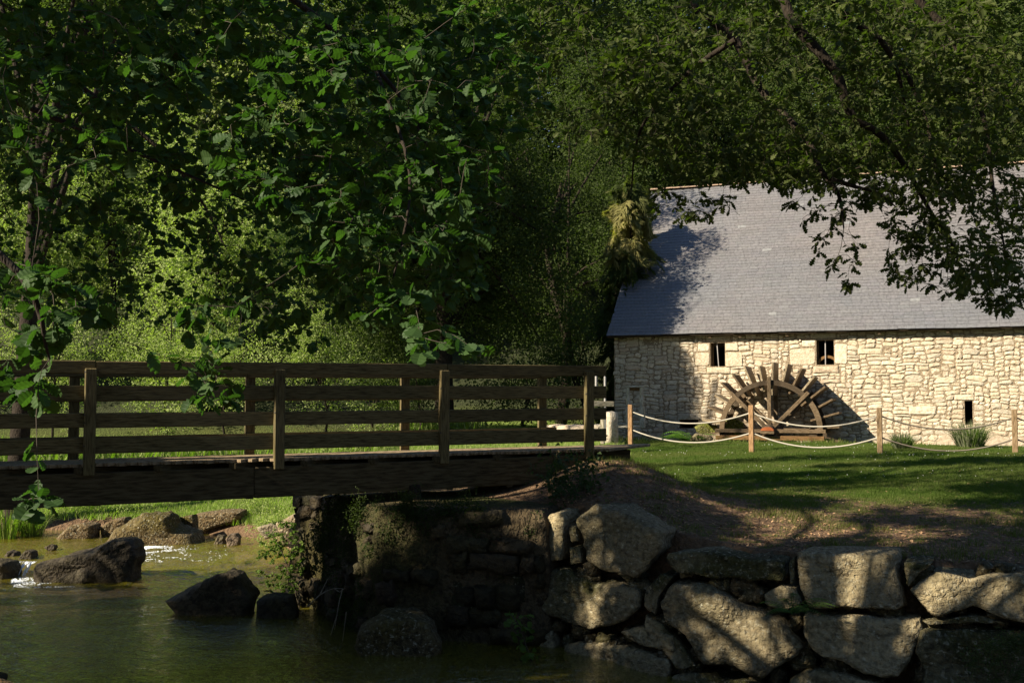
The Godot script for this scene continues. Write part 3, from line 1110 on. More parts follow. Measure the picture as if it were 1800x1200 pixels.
func build_wheel() -> void:
	var r := rng(55)
	var f0 := fa(1353, 757)
	# the front hoop stands 1.3 m out from the wall, so its centre lies nearer the eye
	var c := fp(f0.x, f0.y, 0.0)
	c = EYE + (c - EYE) * 0.962
	var out := (c - MC).dot(MN)
	var w := thing("waterwheel", "large weathered wooden water wheel against the mill's stone wall", "water wheel", c - Vector3.UP * 1.9)
	var back := c - MN * (out - 0.22)
	var RT := 2.04
	var R1 := 1.52
	var k := 0
	for p in [c, back]:
		for seg in 8:                                   # each hoop is built of curved timbers
			var mb := MB.new()
			arc_ring(mb, Vector3.ZERO, MD, Vector3.UP, MN, R1 + r.randf_range(-0.012, 0.012), R1 - 0.15, 0.09, TAU * seg / 8.0 + 0.004, TAU * (seg + 1) / 8.0 - 0.004, 6)
			obj("rim", mb.done(), M.old_wood if (seg + k) % 3 == 0 else M.dark_wood, w, Transform3D(Basis(), p))
		k += 1
	for i in 30:
		var t := TAU * i / 30.0 + 0.06
		var d := MD * cos(t) + Vector3.UP * sin(t)
		var tip := RT + r.randf_range(-0.07, 0.05)
		var mid := (c + back) / 2 - MN * 0.05
		var lean := Vector3(r.randf_range(-0.02, 0.02), r.randf_range(-0.02, 0.02), 0)
		board("paddle", mid + d * (R1 - 0.5 * r.randf()) + lean, mid + d * tip, (out - 0.22) - 0.06, 0.06, M.pale_wood if r.randf() < 0.6 else M.old_wood, w, 0.006, MN)
	for p in [c + MN * 0.09, back - MN * 0.09]:
		for i in 4:                                     # four through-arms make eight spokes
			var t := TAU * i / 8.0 + PI / 2
			var d := MD * cos(t) + Vector3.UP * sin(t)
			var off: Vector3 = MN * (0.02 * i)
			board("spoke", p + d * 0.12 + off, p + d * (R1 + 0.1) + off, 0.11, 0.09, M.old_wood, w, 0.008, MN.cross(d))
			board("spoke", p - d * 0.12 + off, p - d * (R1 + 0.1) + off, 0.11, 0.09, M.old_wood, w, 0.008, MN.cross(d))
	var ax := MB.new()
	tube(ax, [back - MN * 0.3, c + MN * 0.3], [0.2, 0.2], 12)
	tube(ax, [c + MN * 0.25, c + MN * 0.55], [0.06, 0.06], 8)
	for i in ax.v.size(): ax.v[i] -= c
	obj("axle", ax.done(), M.dark_wood, w, Transform3D(Basis(), c))
	# the timber trestle that carries the front bearing
	var o := c + MN * 0.36
	var t := thing("wheel_trestle", "brown horizontal timber on short posts carrying the water wheel's axle", "trestle", o - Vector3.UP * 0.9)
	board("crossbeam", o - MD * 1.55 - Vector3.UP * 0.2, o + MD * 1.6 - Vector3.UP * 0.2, 0.13, 0.14, M.brown_wood, t)
	for a in [-0.16, 0.14]:
		board("post", o + MD * a + MN * 0.13 - Vector3.UP * 0.9, o + MD * a + MN * 0.13 - Vector3.UP * 0.08, 0.11, 0.1, M.grey_wood, t)
	board("bearing_block", o - MD * 0.2 + MN * 0.15 - Vector3.UP * 0.03, o + MD * 0.2 + MN * 0.15 - Vector3.UP * 0.03, 0.09, 0.18, M.old_wood, t)
	var cap := MB.new()
	for i in 8:                                         # rusty half-round cap
		var a := PI * i / 8.0
		var b := PI * (i + 1) / 8.0
		var A := MD * cos(a) * 0.19 + Vector3.UP * sin(a) * 0.11
		var B := MD * cos(b) * 0.19 + Vector3.UP * sin(b) * 0.11
		cap.quad_p(A - MN * 0.1, B - MN * 0.1, B + MN * 0.1, A + MN * 0.1, Vector3.DOWN * 0.2)
		cap.tri_p(A + MN * 0.1, B + MN * 0.1, MN * 0.1, Vector3.ZERO)
		cap.tri_p(A - MN * 0.1, B - MN * 0.1, -MN * 0.1, Vector3.ZERO)
	obj("bearing_cap", cap.done(), M.rust, t, Transform3D(Basis(), o + MN * 0.15 + Vector3.UP * 0.02))
	# stone pier between the wheel and the wall
	var pr := thing("stone_pier", "low pier of stacked stones standing inside the wheel's right side", "pier", fp(f0.x + 1.0, 0.2, 0.2))
	for i in 5:
		for s in 2:
			var x: float = f0.x + 0.72 + s * 0.62 + r.randf_range(-0.03, 0.03)
			var y := -0.95 + i * 0.32
			if i == 4 and s == 0: continue
			var q := MB.new()
			var m := r.randf_range(0.5, 0.58)
			rough_block(q, Vector3(m, 0.29, 0.22), r, 0.03)
			obj("stone", q.done(), M.stone[4 if r.randf() < 0.5 else 1], pr, Transform3D(Basis(MD, Vector3.UP, MN), fp(x, y, 0.12)))

func rough_block(mb: MB, s: Vector3, r: RandomNumberGenerator, j: float) -> void:
	var g := []
	var n := [3, 3, 2]
	var at := {}
	for i in 4:
		for k in 4:
			for l in 3:
				if i in [0, 3] or k in [0, 3] or l in [0, 2]:
					var p := Vector3((i / 3.0 - 0.5) * s.x, (k / 3.0 - 0.5) * s.y, (l / 2.0 - 0.5) * s.z)
					var e := int(i in [0, 3]) + int(k in [0, 3]) + int(l in [0, 2])
					if e > 1: p *= 0.93
					at[[i, k, l]] = mb.add(p + Vector3(r.randf_range(-j, j), r.randf_range(-j, j), r.randf_range(-j, j)))
	for i in 3:
		for k in 3:
			for l in [0, 2]:
				mb.quad(at[[i, k, l]], at[[i + 1, k, l]], at[[i + 1, k + 1, l]], at[[i, k + 1, l]])
	for i in 3:
		for l in 2:
			for k in [0, 3]:
				mb.quad(at[[i, k, l]], at[[i + 1, k, l]], at[[i + 1, k, l + 1]], at[[i, k, l + 1]])
	for k in 3:
		for l in 2:
			for i in [0, 3]:
				mb.quad(at[[i, k, l]], at[[i, k + 1, l]], at[[i, k + 1, l + 1]], at[[i, k, l + 1]])
	mb.turn_out(Vector3.ZERO)


# ---------------------------------------------------------------- the footbridge
const BA := Vector3(-5.42, 2.404, -14.0)          # near edge of the deck under the second post seen from the left
const BT := Vector3(0.9063, 0.0, -0.4226)         # along the bridge
const BP := Vector3(-0.4226, 0.0, -0.9063)        # across it, away from the eye (set right in bp())

func bridge_pt(s: float, up: float, across: float) -> Vector3:   # s in metres along, from the post above
	var p := Vector3(0.4226, 0, -0.9063)
	return BA + BT * s + Vector3.UP * (up + s * 0.0068) + p * across

func build_bridge() -> void:
	var r := rng(7)
	var b := thing("footbridge", "dark timber footbridge with plank railings crossing the stream", "bridge", bridge_pt(1.0, 0, 0.8))
	var sp := 2.447
	var wood: Array = M.bridge_wood
	# posts: near side at 0, sp, 2 sp, 3 sp; far side one metre on
	for k in range(-3, 4):
		var s := sp * k
		var tall := 1.22
		var p := board("post", bridge_pt(s, -0.16, -0.05), bridge_pt(s, tall, -0.05), 0.145, 0.10, wood[k % 3], b, 0.012, BT)
		for hgt in [0.06, 0.22, 0.30, 0.52, 0.62, 0.86, 0.95, 1.17]:
			var bolt := MB.new()
			tube(bolt, [Vector3.ZERO, -Vector3(0.4226, 0, -0.9063) * 0.012], [0.019, 0.016], 6)
			obj("bolt", bolt.done(), M.bolt, p, Transform3D(Basis(), bridge_pt(s + (0.025 if r.randf() < 0.5 else -0.02), hgt, -0.1)))
	for k in range(-3, 4):
		var s := sp * k + 0.65
		if s > 5.9: continue
		board("post", bridge_pt(s, -0.16, 2.14), bridge_pt(s, 1.22, 2.14), 0.14, 0.10, wood[(k + 4) % 3], b, 0.012, BT)
	# rails, in lengths that meet on the posts
	for side in 2:
		var off: float = 0.03 if side == 0 else 2.06
		var last: float = 7.62 if side == 0 else 5.85
		for row in [[0.116, 0.315], [0.453, 0.64], [0.80, 0.995], [1.146, 1.313]]:
			var s := -2.0 * sp if side == 0 else -2.0 * sp + 0.65
			var k := 0
			while s < last - 0.1:
				var e := minf(s + sp * 2.0, last)
				var j := r.randf_range(-0.008, 0.008)
				board("rail", bridge_pt(s + 0.003, (row[0] + row[1]) / 2 + j, off), bridge_pt(e - 0.003, (row[0] + row[1]) / 2 + j + r.randf_range(-0.006, 0.006), off), row[1] - row[0], 0.045, wood[(k + r.randi() % 3) % 3], b, 0.008)
				s = e
				k += 1
	# deck planks across the bridge
	var s0 := -7.3
	while s0 < 7.6:
		var w := r.randf_range(0.135, 0.15)
		var lift := r.randf_range(-0.006, 0.004)
		var near := r.randf_range(-0.012, 0.0)
		board("deck_plank", bridge_pt(s0 + w / 2, -0.025 + lift, near), bridge_pt(s0 + w / 2, -0.025 + lift, 2.1 + r.randf_range(0, 0.04)), 0.045, w - r.randf_range(0.008, 0.016), M.deck, b, 0.006)
		s0 += w
	# main beams and cross-bearers
	for off in [0.1, 1.95]:
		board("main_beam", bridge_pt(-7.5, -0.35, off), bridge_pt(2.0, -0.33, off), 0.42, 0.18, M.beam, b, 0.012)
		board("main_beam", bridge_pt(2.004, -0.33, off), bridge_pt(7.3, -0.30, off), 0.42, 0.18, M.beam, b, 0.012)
	s0 = -7.0
	while s0 < 7.2:
		board("cross_bearer", bridge_pt(s0, -0.095, -0.06), bridge_pt(s0, -0.095, 2.12), 0.085, 0.12, M.beam, b, 0.008)
		board("stiffener", bridge_pt(s0 + 0.2, -0.55, 0.0), bridge_pt(s0 + 0.2, -0.15, 0.0), 0.1, 0.03, M.beam, b, 0.006, BT)
		s0 += 0.98
	# round timber prop on the abutment
	var pr := MB.new()
	var top := px(727, 852, 15.9)
	var foot := px(730, 893, 15.9)
	tube(pr, [foot - Vector3.UP * 0.3 - top, Vector3(0.01, -0.25, 0), Vector3.ZERO], [0.13, 0.12, 0.115], 12)
	obj("prop", pr.done(), M.bark, b, Transform3D(Basis(), top))


# ---------------------------------------------------------------- rope fence and small things by the mill
func build_fence() -> void:
	var f := thing("rope_fence", "rope barrier on square wooden posts in front of the water wheel", "fence", Vector3(6.5, 2.0, -26))
	var posts := [[1108, 711, 29.0, M.new_post], [1320, 712, 26.0, M.new_post], [1545, 716, 24.2, M.grey_post], [1782, 719, 24.2, M.grey_post], [2010, 722, 24.4, M.grey_post]]
	var tops := []
	for p in posts:
		var t := px(p[0], p[1], p[2])
		tops.append(t)
		board("post", Vector3(t.x, gh(t.x, t.z) - 0.2, t.z), t, 0.115, 0.115, p[3], f, 0.01, MD)
	for i in tops.size() - 1:
		for lev in [[-0.2, 0.27], [-0.68, 0.27]]:
			var mb := MB.new()
			var a: Vector3 = tops[i] + Vector3.UP * lev[0] + MD * 0.06
			var e: Vector3 = tops[i + 1] + Vector3.UP * lev[0] - MD * 0.06
			var pts := []
			for k in 15:
				var t := k / 14.0
				pts.append(a.lerp(e, t) - Vector3.UP * lev[1] * 4.0 * t * (1.0 - t) - a)
			tube(mb, pts, taper(15, 0.019, 0.019), 6)
			obj("rope", mb.done(), M.rope if i < 2 else M.rope_dark, f, Transform3D(Basis(), a))

func build_sundries() -> void:
	var r := rng(81)
	# sluice frame by the mill's corner
	var g := px(1118, 742, 34.0)
	var s := thing("sluice_frame", "grey weathered timber sluice frame against the mill wall's shaded left end", "sluice", g)
	for a in [1105.0, 1129.0]:
		board("post", px(a, 752, 34.0), px(a - 1, 715, 34.0), 0.17, 0.14, M.sluice_wood, s, 0.02, MD)
		board("post_top", px(a - 1, 715.5, 34.0), px(a - 1.5, 680, 34.0), 0.10, 0.1, M.sluice_wood, s, 0.015, MD)
	board("crossbar", px(1101, 679, 34.0), px(1131, 679, 34.0), 0.06, 0.14, M.sluice_wood, s)
	board("crossbar", px(1106, 684, 34.05), px(1128, 684, 34.05), 0.10, 0.05, M.brown_wood, s)
	board("crossbar", px(1108, 710, 34.05), px(1127, 710, 34.05), 0.03, 0.03, M.sluice_wood, s)
	board("platform_plank", px(1082, 749, 33.2), px(1120, 750, 32.8), 0.06, 0.35, M.sluice_wood, s)
	board("platform_leg", px(1101, 752, 33.1), px(1101, 778, 33.1), 0.14, 0.1, M.brown_wood, s)
	# stone gatepost and race wall
	var w := thing("race_wall", "low pale rendered wall behind the railing's right end", "wall", px(940, 765, 30.5))
	rough_wall(w, [px(965, 748, 31.6), px(1000, 747, 31.0), px(1066, 746, 30.2)], 0.2, 1.0, r)
	var p := thing("gatepost", "squat granite post at the end of the low pale wall", "post", px(1073, 775, 29.6))
	var q := MB.new()
	rough_block(q, Vector3(0.33, 0.95, 0.36), r, 0.012)
	obj("block", q.done(), M.stone[4], p, Transform3D(Basis(Vector3.UP, 0.5), px(1072, 753, 29.6)))
	# plank shelf and rods of the sluice gear beside the bridge end
	var k := thing("plank_bench", "grey plank on a peg beside the bridge's end post", "plank", px(1060, 720, 27.0))
	board("plank", px(1028, 709, 27.0), px(1077, 710, 27.2), 0.13, 0.2, M.grey_wood, k)
	board("peg", px(1059, 714, 27.1), px(1059, 780, 27.1), 0.09, 0.08, M.grey_wood, k, 0.01, MD)
	var pole := MB.new()
	tube(pole, [Vector3.ZERO, Vector3(0, 0.58, 0)], [0.03, 0.03], 8)
	var po := obj("short_pole", pole.done(), M.metal, self, Transform3D(Basis(), px(1048, 686, 28.0) - Vector3.UP * 0.05))
	tag(po, "short pale pole seen between the bridge's end post and rails", "pole")
	pole = MB.new()
	tube(pole, [Vector3(0, -0.9, 0), Vector3(0, 0.62, 0)], [0.028, 0.028], 8)
	po = obj("tall_pole", pole.done(), M.metal, self, Transform3D(Basis(), px(1063.5, 705, 27.4)))
	tag(po, "taller pale pole rising from the grey plank by the mill corner", "pole")
	# mossy stones left of the wheel
	for d in [[1243, 754, 26, 13, 33.6, "mossy rounded stone left of the wheel's lowest paddles"], [1232, 770, 24, 11, 30.5, "mossy low stone in front of the green fern by the wheel"], [1290, 752, 20, 20, 33.8, "tall mossy stone behind the wheel's left spokes"]]:
		var poly := []
		for i in 9:
			var t := TAU * i / 9.0
			poly.append(px(d[0] + cos(t) * d[2] * r.randf_range(0.85, 1.1), d[1] + sin(t) * d[3] * r.randf_range(0.85, 1.1), d[4]))
		var c := px(d[0], d[1], d[4])
		var o := obj("mossy_stone", boulder_mesh(poly, Vector3(0, 0, -1), 0.35, 0.3, 300 + int(d[0]), Color(0.34, 0.3, 0.22), Color(0.22, 0.28, 0.05), 0.75, c, true), M.boulder, self, Transform3D(Basis(), c))
		tag(o, d[5], "stone")
	# ornamental grass clumps against the wall
	for d in [[1584, 795, 22, 34, 26.0, "smaller grey-green grass clump between the third and fourth rope posts"], [1703, 796, 36, 52, 26.5, "larger grey-green grass clump below the narrow wall slit"]]:
		var at := px(d[0], d[1], d[4])
		at.y = gh(at.x, at.z)
		var t := thing("grass_clump", d[5], "ornamental grass", at)
		blades(t, at, 520, 1.2 * d[2] * d[4] / F, 1.0 * d[3] * d[4] / F, Color(0.11, 0.13, 0.07), Color(0.26, 0.27, 0.16), r, 0.010)
	# fern by the wheel
	var fa_ := px(1214, 775, 31.0)
	var fern := thing("wheel_fern", "bright green fern at the mill wall left of the wheel", "fern", fa_)
	ferns(fern, fa_, 22, 0.95, r, Color(0.16, 0.28, 0.04))

func rough_wall(parent: Node3D, line: Array, thick: float, h: float, r: RandomNumberGenerator) -> void:
	# capped low wall in stretches, with an uneven face
	for i in line.size() - 1:
		var a: Vector3 = line[i]
		var b: Vector3 = line[i + 1]
		var x := (b - a).normalized()
		x.y = 0
		x = x.normalized()
		var n := int((b - a).length() / 0.55)
		var len := (b - a).length() / n
		for k in n:
			for row in 2:
				var q := MB.new()
				rough_block(q, Vector3(len + 0.05, h / 2 + 0.03, thick + 0.2), r, 0.02)
				var c := a.lerp(b, (k + 0.5) / n) + Vector3(0, -h / 4 - row * h / 2 + r.randf_range(-0.01, 0.01), 0)
				obj("stone", q.done(), M.stone[r.randi() % 5], parent, Transform3D(Basis(x, Vector3.UP, x.cross(Vector3.UP)), c))

func blades(parent: Node3D, at: Vector3, n: int, rad: float, h: float, ca: Color, cb: Color, r: RandomNumberGenerator, w: float, called := "blades") -> void:
	var mb := MB.new()
	for i in n:
		var t := r.randf() * TAU
		var q := sqrt(r.randf()) * rad * 0.45
		var foot := Vector3(cos(t) * q, -0.03, sin(t) * q)
		var out := Vector3(cos(t), 0, sin(t)) * rad * r.randf_range(0.1, 1.1)
		var hh := h * r.randf_range(0.55, 1.05)
		var tip := foot + out + Vector3.UP * hh * (1.0 if out.length() < rad * 0.8 else 0.75)
		var mid := foot + out * 0.35 + Vector3.UP * hh * 0.62
		var sd := Vector3(-sin(t + r.randfn() * 0.6), 0, cos(t + r.randfn() * 0.6)) * w
		var ins := (foot + tip) / 2.0 - Vector3(cos(t), -1, sin(t)) * 5.0
		mb.quad_p(foot - sd, foot + sd, mid + sd * 0.8, mid - sd * 0.8, ins)
		mb.tri_p(mid - sd * 0.8, mid + sd * 0.8, tip, ins)
		mb.paint(ca.lerp(cb, r.randf()))
	var o := obj(called, mb.done(), M.blade, parent, Transform3D(Basis(), at))
	tag(o, "", "", "", "stuff")

func ferns(parent: Node3D, at: Vector3, n: int, length: float, r: RandomNumberGenerator, tint := Color(0.09, 0.16, 0.025)) -> void:
	for i in n:
		var mb := MB.new()
		var t := r.randf() * TAU
		var dir := Vector3(cos(t), 0, sin(t))
		var L := length * r.randf_range(0.7, 1.1)
		var lift := r.randf_range(0.5, 1.1)
		var sd := dir.cross(Vector3.UP)
		var prev := Vector3.ZERO
		for k in 15:
			var u := (k + 1) / 15.0
			var p := dir * L * u + Vector3.UP * L * (lift * u - 0.85 * lift * u * u)
			mb.tri_p(prev - sd * 0.005, prev + sd * 0.005, p, prev - Vector3.UP * 5)
			var pl := L * 0.22 * sin(PI * minf(1.0, 0.15 + u * 0.85)) + 0.015
			for e in [-1.0, 1.0]:
				var q: Vector3 = p + (sd * e + dir * 0.45).normalized() * pl - Vector3.UP * pl * 0.25
				mb.tri_p(p - dir * L * 0.022, p + dir * L * 0.022, q, p - Vector3.UP * 5)
			prev = p
		mb.paint(tint * r.randf_range(0.8, 1.25))
		obj("frond", mb.done(), M.blade, parent, Transform3D(Basis(), at))


# ---------------------------------------------------------------- boulder wall, abutment, river rocks, water
func build_boulder_wall() -> void:
	var w := thing("boulder_wall", "retaining wall of big rough boulders holding up the lawn by the water", "boulder wall", Vector3(4.5, 0, -11.4))
	var dat := WALL_STONES
	var i := 0
	for q in dat:
		var poly := px_poly(q[0], wall_depth)
		var c := Vector3.ZERO
		for p in poly: c += p
		c /= poly.size()
		var back := Vector3(0.42, 0.0, -0.9).normalized()
		var t := 0.9 + 0.2 * sin(i * 2.7)
		obj("boulder", boulder_mesh(poly, back, 0.75, q[1] * 0.65, 500 + i * 7, Color(0.34, 0.31, 0.235) * t, Color(0.06, 0.065, 0.022), q[2], c), M.boulder, w, Transform3D(Basis(), c))
		i += 1
	# smaller stones and earth packed in the joints behind
	var r := rng(404)
	for k in 150:
		var x := r.randf_range(950, 1990)
		var y := r.randf_range(985, 1215)
		var blk := MB.new()
		rough_block(blk, Vector3(r.randf_range(0.12, 0.34), r.randf_range(0.1, 0.22), 0.3), r, 0.03)
		var tt := r.randf_range(0.5, 1.1)
		var cc := Color(0.22, 0.185, 0.125).lerp(Color(0.06, 0.065, 0.022), r.randf() * 0.8) * tt
		blk.paint(Color(cc.r, cc.g, cc.b))
		obj("wedge_stone", blk.done(), M.boulder, w, Transform3D(Basis(Vector3(0.9, 0, 0.42).normalized(), Vector3.UP, Vector3(-0.42, 0, 0.9).normalized()) * Basis(Vector3.BACK, r.randfn() * 0.25), px(x, y, wall_depth(x, y) + 0.24)))

const WALL_STONES := [
	[[[1393, 966], [1440, 962], [1574, 966], [1580, 1015], [1585, 1062], [1573, 1071], [1500, 1068], [1419, 1062], [1400, 1033], [1392, 1000]], 0.14, 0.12],
	[[[1589, 1033], [1612, 1008], [1631, 997], [1690, 1001], [1741, 1001], [1840, 1004], [1840, 1096], [1756, 1085], [1705, 1070], [1635, 1081], [1602, 1053]], 0.2, 0.35],
	[[[1155, 1051], [1180, 1018], [1243, 1022], [1316, 1056], [1375, 1083], [1411, 1132], [1400, 1150], [1338, 1187], [1279, 1171], [1228, 1167], [1188, 1110], [1162, 1084]], 0.24, 0.15],
	[[[1414, 1072], [1500, 1073], [1609, 1081], [1613, 1110], [1598, 1150], [1573, 1183], [1543, 1185], [1492, 1174], [1470, 1158], [1430, 1148], [1404, 1112], [1402, 1084]], 0.18, 0.25],
	[[[1604, 1097], [1690, 1092], [1840, 1104], [1840, 1270], [1600, 1270], [1600, 1150]], 0.2, 0.65],
	[[[1378, 1189], [1404, 1169], [1463, 1165], [1492, 1180], [1543, 1191], [1562, 1213], [1560, 1280], [1378, 1280]], 0.15, 0.5],
	[[[1173, 1178], [1232, 1171], [1331, 1191], [1369, 1203], [1369, 1280], [1173, 1280]], 0.15, 0.5],
	[[[1167, 969], [1243, 962], [1316, 976], [1383, 983], [1383, 1020], [1323, 1020], [1243, 1017], [1180, 1002]], 0.12, 0.75],
	[[[1338, 1040], [1367, 1024], [1394, 1031], [1406, 1055], [1375, 1068], [1340, 1059]], 0.1, 0.05],
	[[[1012, 908], [1043, 880], [1087, 885], [1138, 911], [1170, 935], [1163, 968], [1140, 1000], [1117, 1016], [1060, 1002], [1026, 982], [1018, 940]], 0.2, 0.4],
	[[[962, 903], [975, 895], [991, 895], [995, 910], [991, 952], [988, 981], [957, 987], [942, 977], [949, 930]], 0.12, 0.15],
	[[[1001, 922], [1012, 924], [1017, 948], [1003, 950]], 0.06, 0.3],
	[[[1000, 959], [1019, 959], [1022, 985], [1002, 989]], 0.06, 0.4],
	[[[957, 994], [1000, 994], [1043, 1010], [1094, 1018], [1124, 1032], [1124, 1065], [1082, 1098], [1043, 1109], [995, 1097], [937, 1064]], 0.18, 0.45],
	[[[986, 1126], [1043, 1113], [1123, 1135], [1177, 1152], [1177, 1200], [1013, 1200], [980, 1165]], 0.18, 0.4],
	[[[859, 1109], [889, 1087], [925, 1075], [973, 1104], [980, 1135], [955, 1148], [885, 1128]], 0.15, 0.4],
	[[[797, 1133], [852, 1115], [903, 1146], [955, 1155], [940, 1180], [903, 1190], [810, 1180]], 0.18, 0.35],
	[[[1085, 1104], [1135, 1093], [1182, 1112], [1184, 1140], [1120, 1130]], 0.1, 0.4],
	[[[1130, 1030], [1158, 1004], [1180, 1010], [1156, 1045], [1150, 1075], [1128, 1062]], 0.08, 0.6],
	[[[1130, 1075], [1160, 1090], [1190, 1120], [1222, 1166], [1186, 1170], [1128, 1095]], 0.08, 0.6],
	[[[1582, 985], [1632, 986], [1612, 1002], [1590, 1026], [1584, 1005]], 0.08, 0.7],
	[[[1612, 1086], [1640, 1085], [1705, 1074], [1760, 1090], [1700, 1091], [1630, 1093]], 0.06, 0.7],
	[[[1383, 985], [1392, 975], [1392, 1020], [1384, 1022]], 0.04, 0.5],
	[[[1845, 990], [1960, 985], [2010, 1060], [1960, 1110], [1846, 1098]], 0.2, 0.3],
	[[[1845, 1112], [2010, 1112], [2020, 1270], [1846, 1270]], 0.2, 0.5],
	[[[2015, 985], [2180, 970], [2260, 1080], [2200, 1130], [2020, 1115]], 0.25, 0.3],
]

func build_abutment() -> void:
	var a := thing("bridge_abutment", "massive crumbling old stone abutment under the footbridge's right end", "abutment", Vector3(-0.8, 0, -16))
	var line := [Vector2(-2.6, -19.6), Vector2(-3.5, -17.7), Vector2(-2.85, -16.8), Vector2(-1.85, -15.1), Vector2(-0.9, -14.8), Vector2(0.45, -14.5), Vector2(0.9, -15.6)]
	var rim := []
	for i in line.size() - 1:
		var n := int((line[i + 1] - line[i]).length() / 0.07)
		for k in n: rim.append((line[i] as Vector2).lerp(line[i + 1], float(k) / n))
	rim.append(line[-1])
	var mb := MB.new()
	var rows := 34
	var mid := Vector2(-0.4, -17.6)
	for j in rows + 1:
		for q in rim:
			var y := lerpf(-0.5, 1.74, float(j) / rows)
			var out: Vector2 = (q - mid).normalized()
			var p3 := Vector3(q.x, y, q.y)
			var bulge := 0.10 * nz.get_noise_3d(q.x * 26, y * 22, q.y * 26) + 0.06 * nz.get_noise_3d(q.x * 70, y * 66, q.y * 70) + 0.12 * (1.0 - y / 1.74) + 0.05
			bulge -= 0.35 * smoothstep(1.55, 1.74, y) * (0.5 + 0.5 * nz.get_noise_2d(q.x * 20, q.y * 20))
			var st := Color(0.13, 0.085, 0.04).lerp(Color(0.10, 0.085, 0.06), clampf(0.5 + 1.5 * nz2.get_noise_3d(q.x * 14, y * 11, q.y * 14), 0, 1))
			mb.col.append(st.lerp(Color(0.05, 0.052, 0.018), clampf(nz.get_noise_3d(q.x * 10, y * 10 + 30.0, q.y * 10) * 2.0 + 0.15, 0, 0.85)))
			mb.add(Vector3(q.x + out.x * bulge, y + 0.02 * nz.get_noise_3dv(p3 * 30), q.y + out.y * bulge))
	var w := rim.size()
	for j in rows:
		for i in w - 1:
			mb.quad(j * w + i, j * w + i + 1, (j + 1) * w + i + 1, (j + 1) * w + i)
	var first := mb.v.size()
	for k in range(1, 5):                               # earth and moss on top
		for i in w:
			var e := mb.v[rows * w + i]
			var p := e.lerp(Vector3(mid.x, e.y, mid.y), k * 0.24)
			p.y += 0.03 + 0.05 * nz.get_noise_2d(p.x * 25, p.z * 25)
			mb.add(p)
			mb.col.append(Color(0.13, 0.10, 0.055).lerp(Color(0.07, 0.08, 0.02), clampf(0.5 + nz2.get_noise_2d(p.x * 20, p.z * 20) * 2.0, 0, 1)))
	for k in 4:
		for i in w - 1:
			var s0 := rows * w + k * w + i
			mb.quad(s0, s0 + 1, s0 + w + 1, s0 + w)
	mb.turn_out(Vector3(mid.x, 0.4, mid.y))
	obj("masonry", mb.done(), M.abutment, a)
	# rubble that stands out of the weathered face
	var rr := rng(77)
	var course := 0.02
	while course < 1.55:
		var ch := rr.randf_range(0.16, 0.3)
		for k in range(1, 5):
			var p0: Vector2 = line[k]
			var p1: Vector2 = line[k + 1]
			var along := rr.randf_range(0.0, 0.2)
			var full := (p1 - p0).length()
			while along < full - 0.12:
				var bw := minf(rr.randf_range(0.18, 0.75), full - along)
				if rr.randf() < 0.5:
					var q := p0.lerp(p1, (along + bw / 2) / full)
					var outw := (q - Vector2(-0.4, -17.6)).normalized()
					var dirx := Vector3(p1.x - p0.x, 0, p1.y - p0.y).normalized()
					var blk := MB.new()
					rough_block(blk, Vector3(bw * 0.96, ch * rr.randf_range(0.8, 1.25), 0.3), rr, 0.034)
					var tone := rr.randf_range(0.55, 1.15)
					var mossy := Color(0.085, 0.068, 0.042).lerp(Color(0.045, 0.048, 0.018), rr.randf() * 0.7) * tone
					blk.paint(Color(mossy.r, mossy.g, mossy.b))
					var push := -0.03 + 0.12 * (1.0 - course / 1.74) + rr.randf_range(-0.05, 0.04)
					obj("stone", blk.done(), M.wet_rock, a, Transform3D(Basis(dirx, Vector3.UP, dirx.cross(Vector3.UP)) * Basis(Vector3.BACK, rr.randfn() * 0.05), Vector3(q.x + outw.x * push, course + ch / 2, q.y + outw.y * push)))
				along += bw
		course += ch
	var i2 := 0
	for q in [[[778, 925], [860, 913], [938, 928], [934, 985], [862, 991], [788, 985]], [[788, 991], [860, 996], [932, 990], [928, 1055], [862, 1071], [795, 1066]]]:
		var poly := px_poly(q, func(x, y): return wall_depth(x, y) - 0.2)
		var c: Vector3 = (poly[0] + poly[2]) / 2.0
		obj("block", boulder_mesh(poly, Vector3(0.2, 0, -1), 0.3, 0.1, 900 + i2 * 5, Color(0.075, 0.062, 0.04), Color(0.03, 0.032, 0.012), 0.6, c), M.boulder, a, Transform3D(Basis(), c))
		i2 += 1

func river_rock(label: String, list: Array, depth: float, thick: float, seed_: int, stone: Color, mossy: float, wet: bool, moss := Color(0.10, 0.09, 0.02)) -> void:
	var poly := px_poly(list, func(_x, _y): return depth)
	var c := Vector3.ZERO
	var low := 1e9
	var high := -1e9
	for p in poly:
		c += p
		low = minf(low, p.y)
		high = maxf(high, p.y)
	c /= poly.size()
	for i in poly.size():                               # the foot goes on under water
		if poly[i].y < low + (high - low) * 0.25: poly[i].y -= minf(0.3, (high - low) * 0.5)
	var o := obj("river_rock", boulder_mesh(poly, Vector3(0, 0, -1), thick, thick * 0.55, seed_, stone, moss, mossy, c, true), M.wet_rock if wet else M.boulder, self, Transform3D(Basis(), c))
	tag(o, label, "rock")

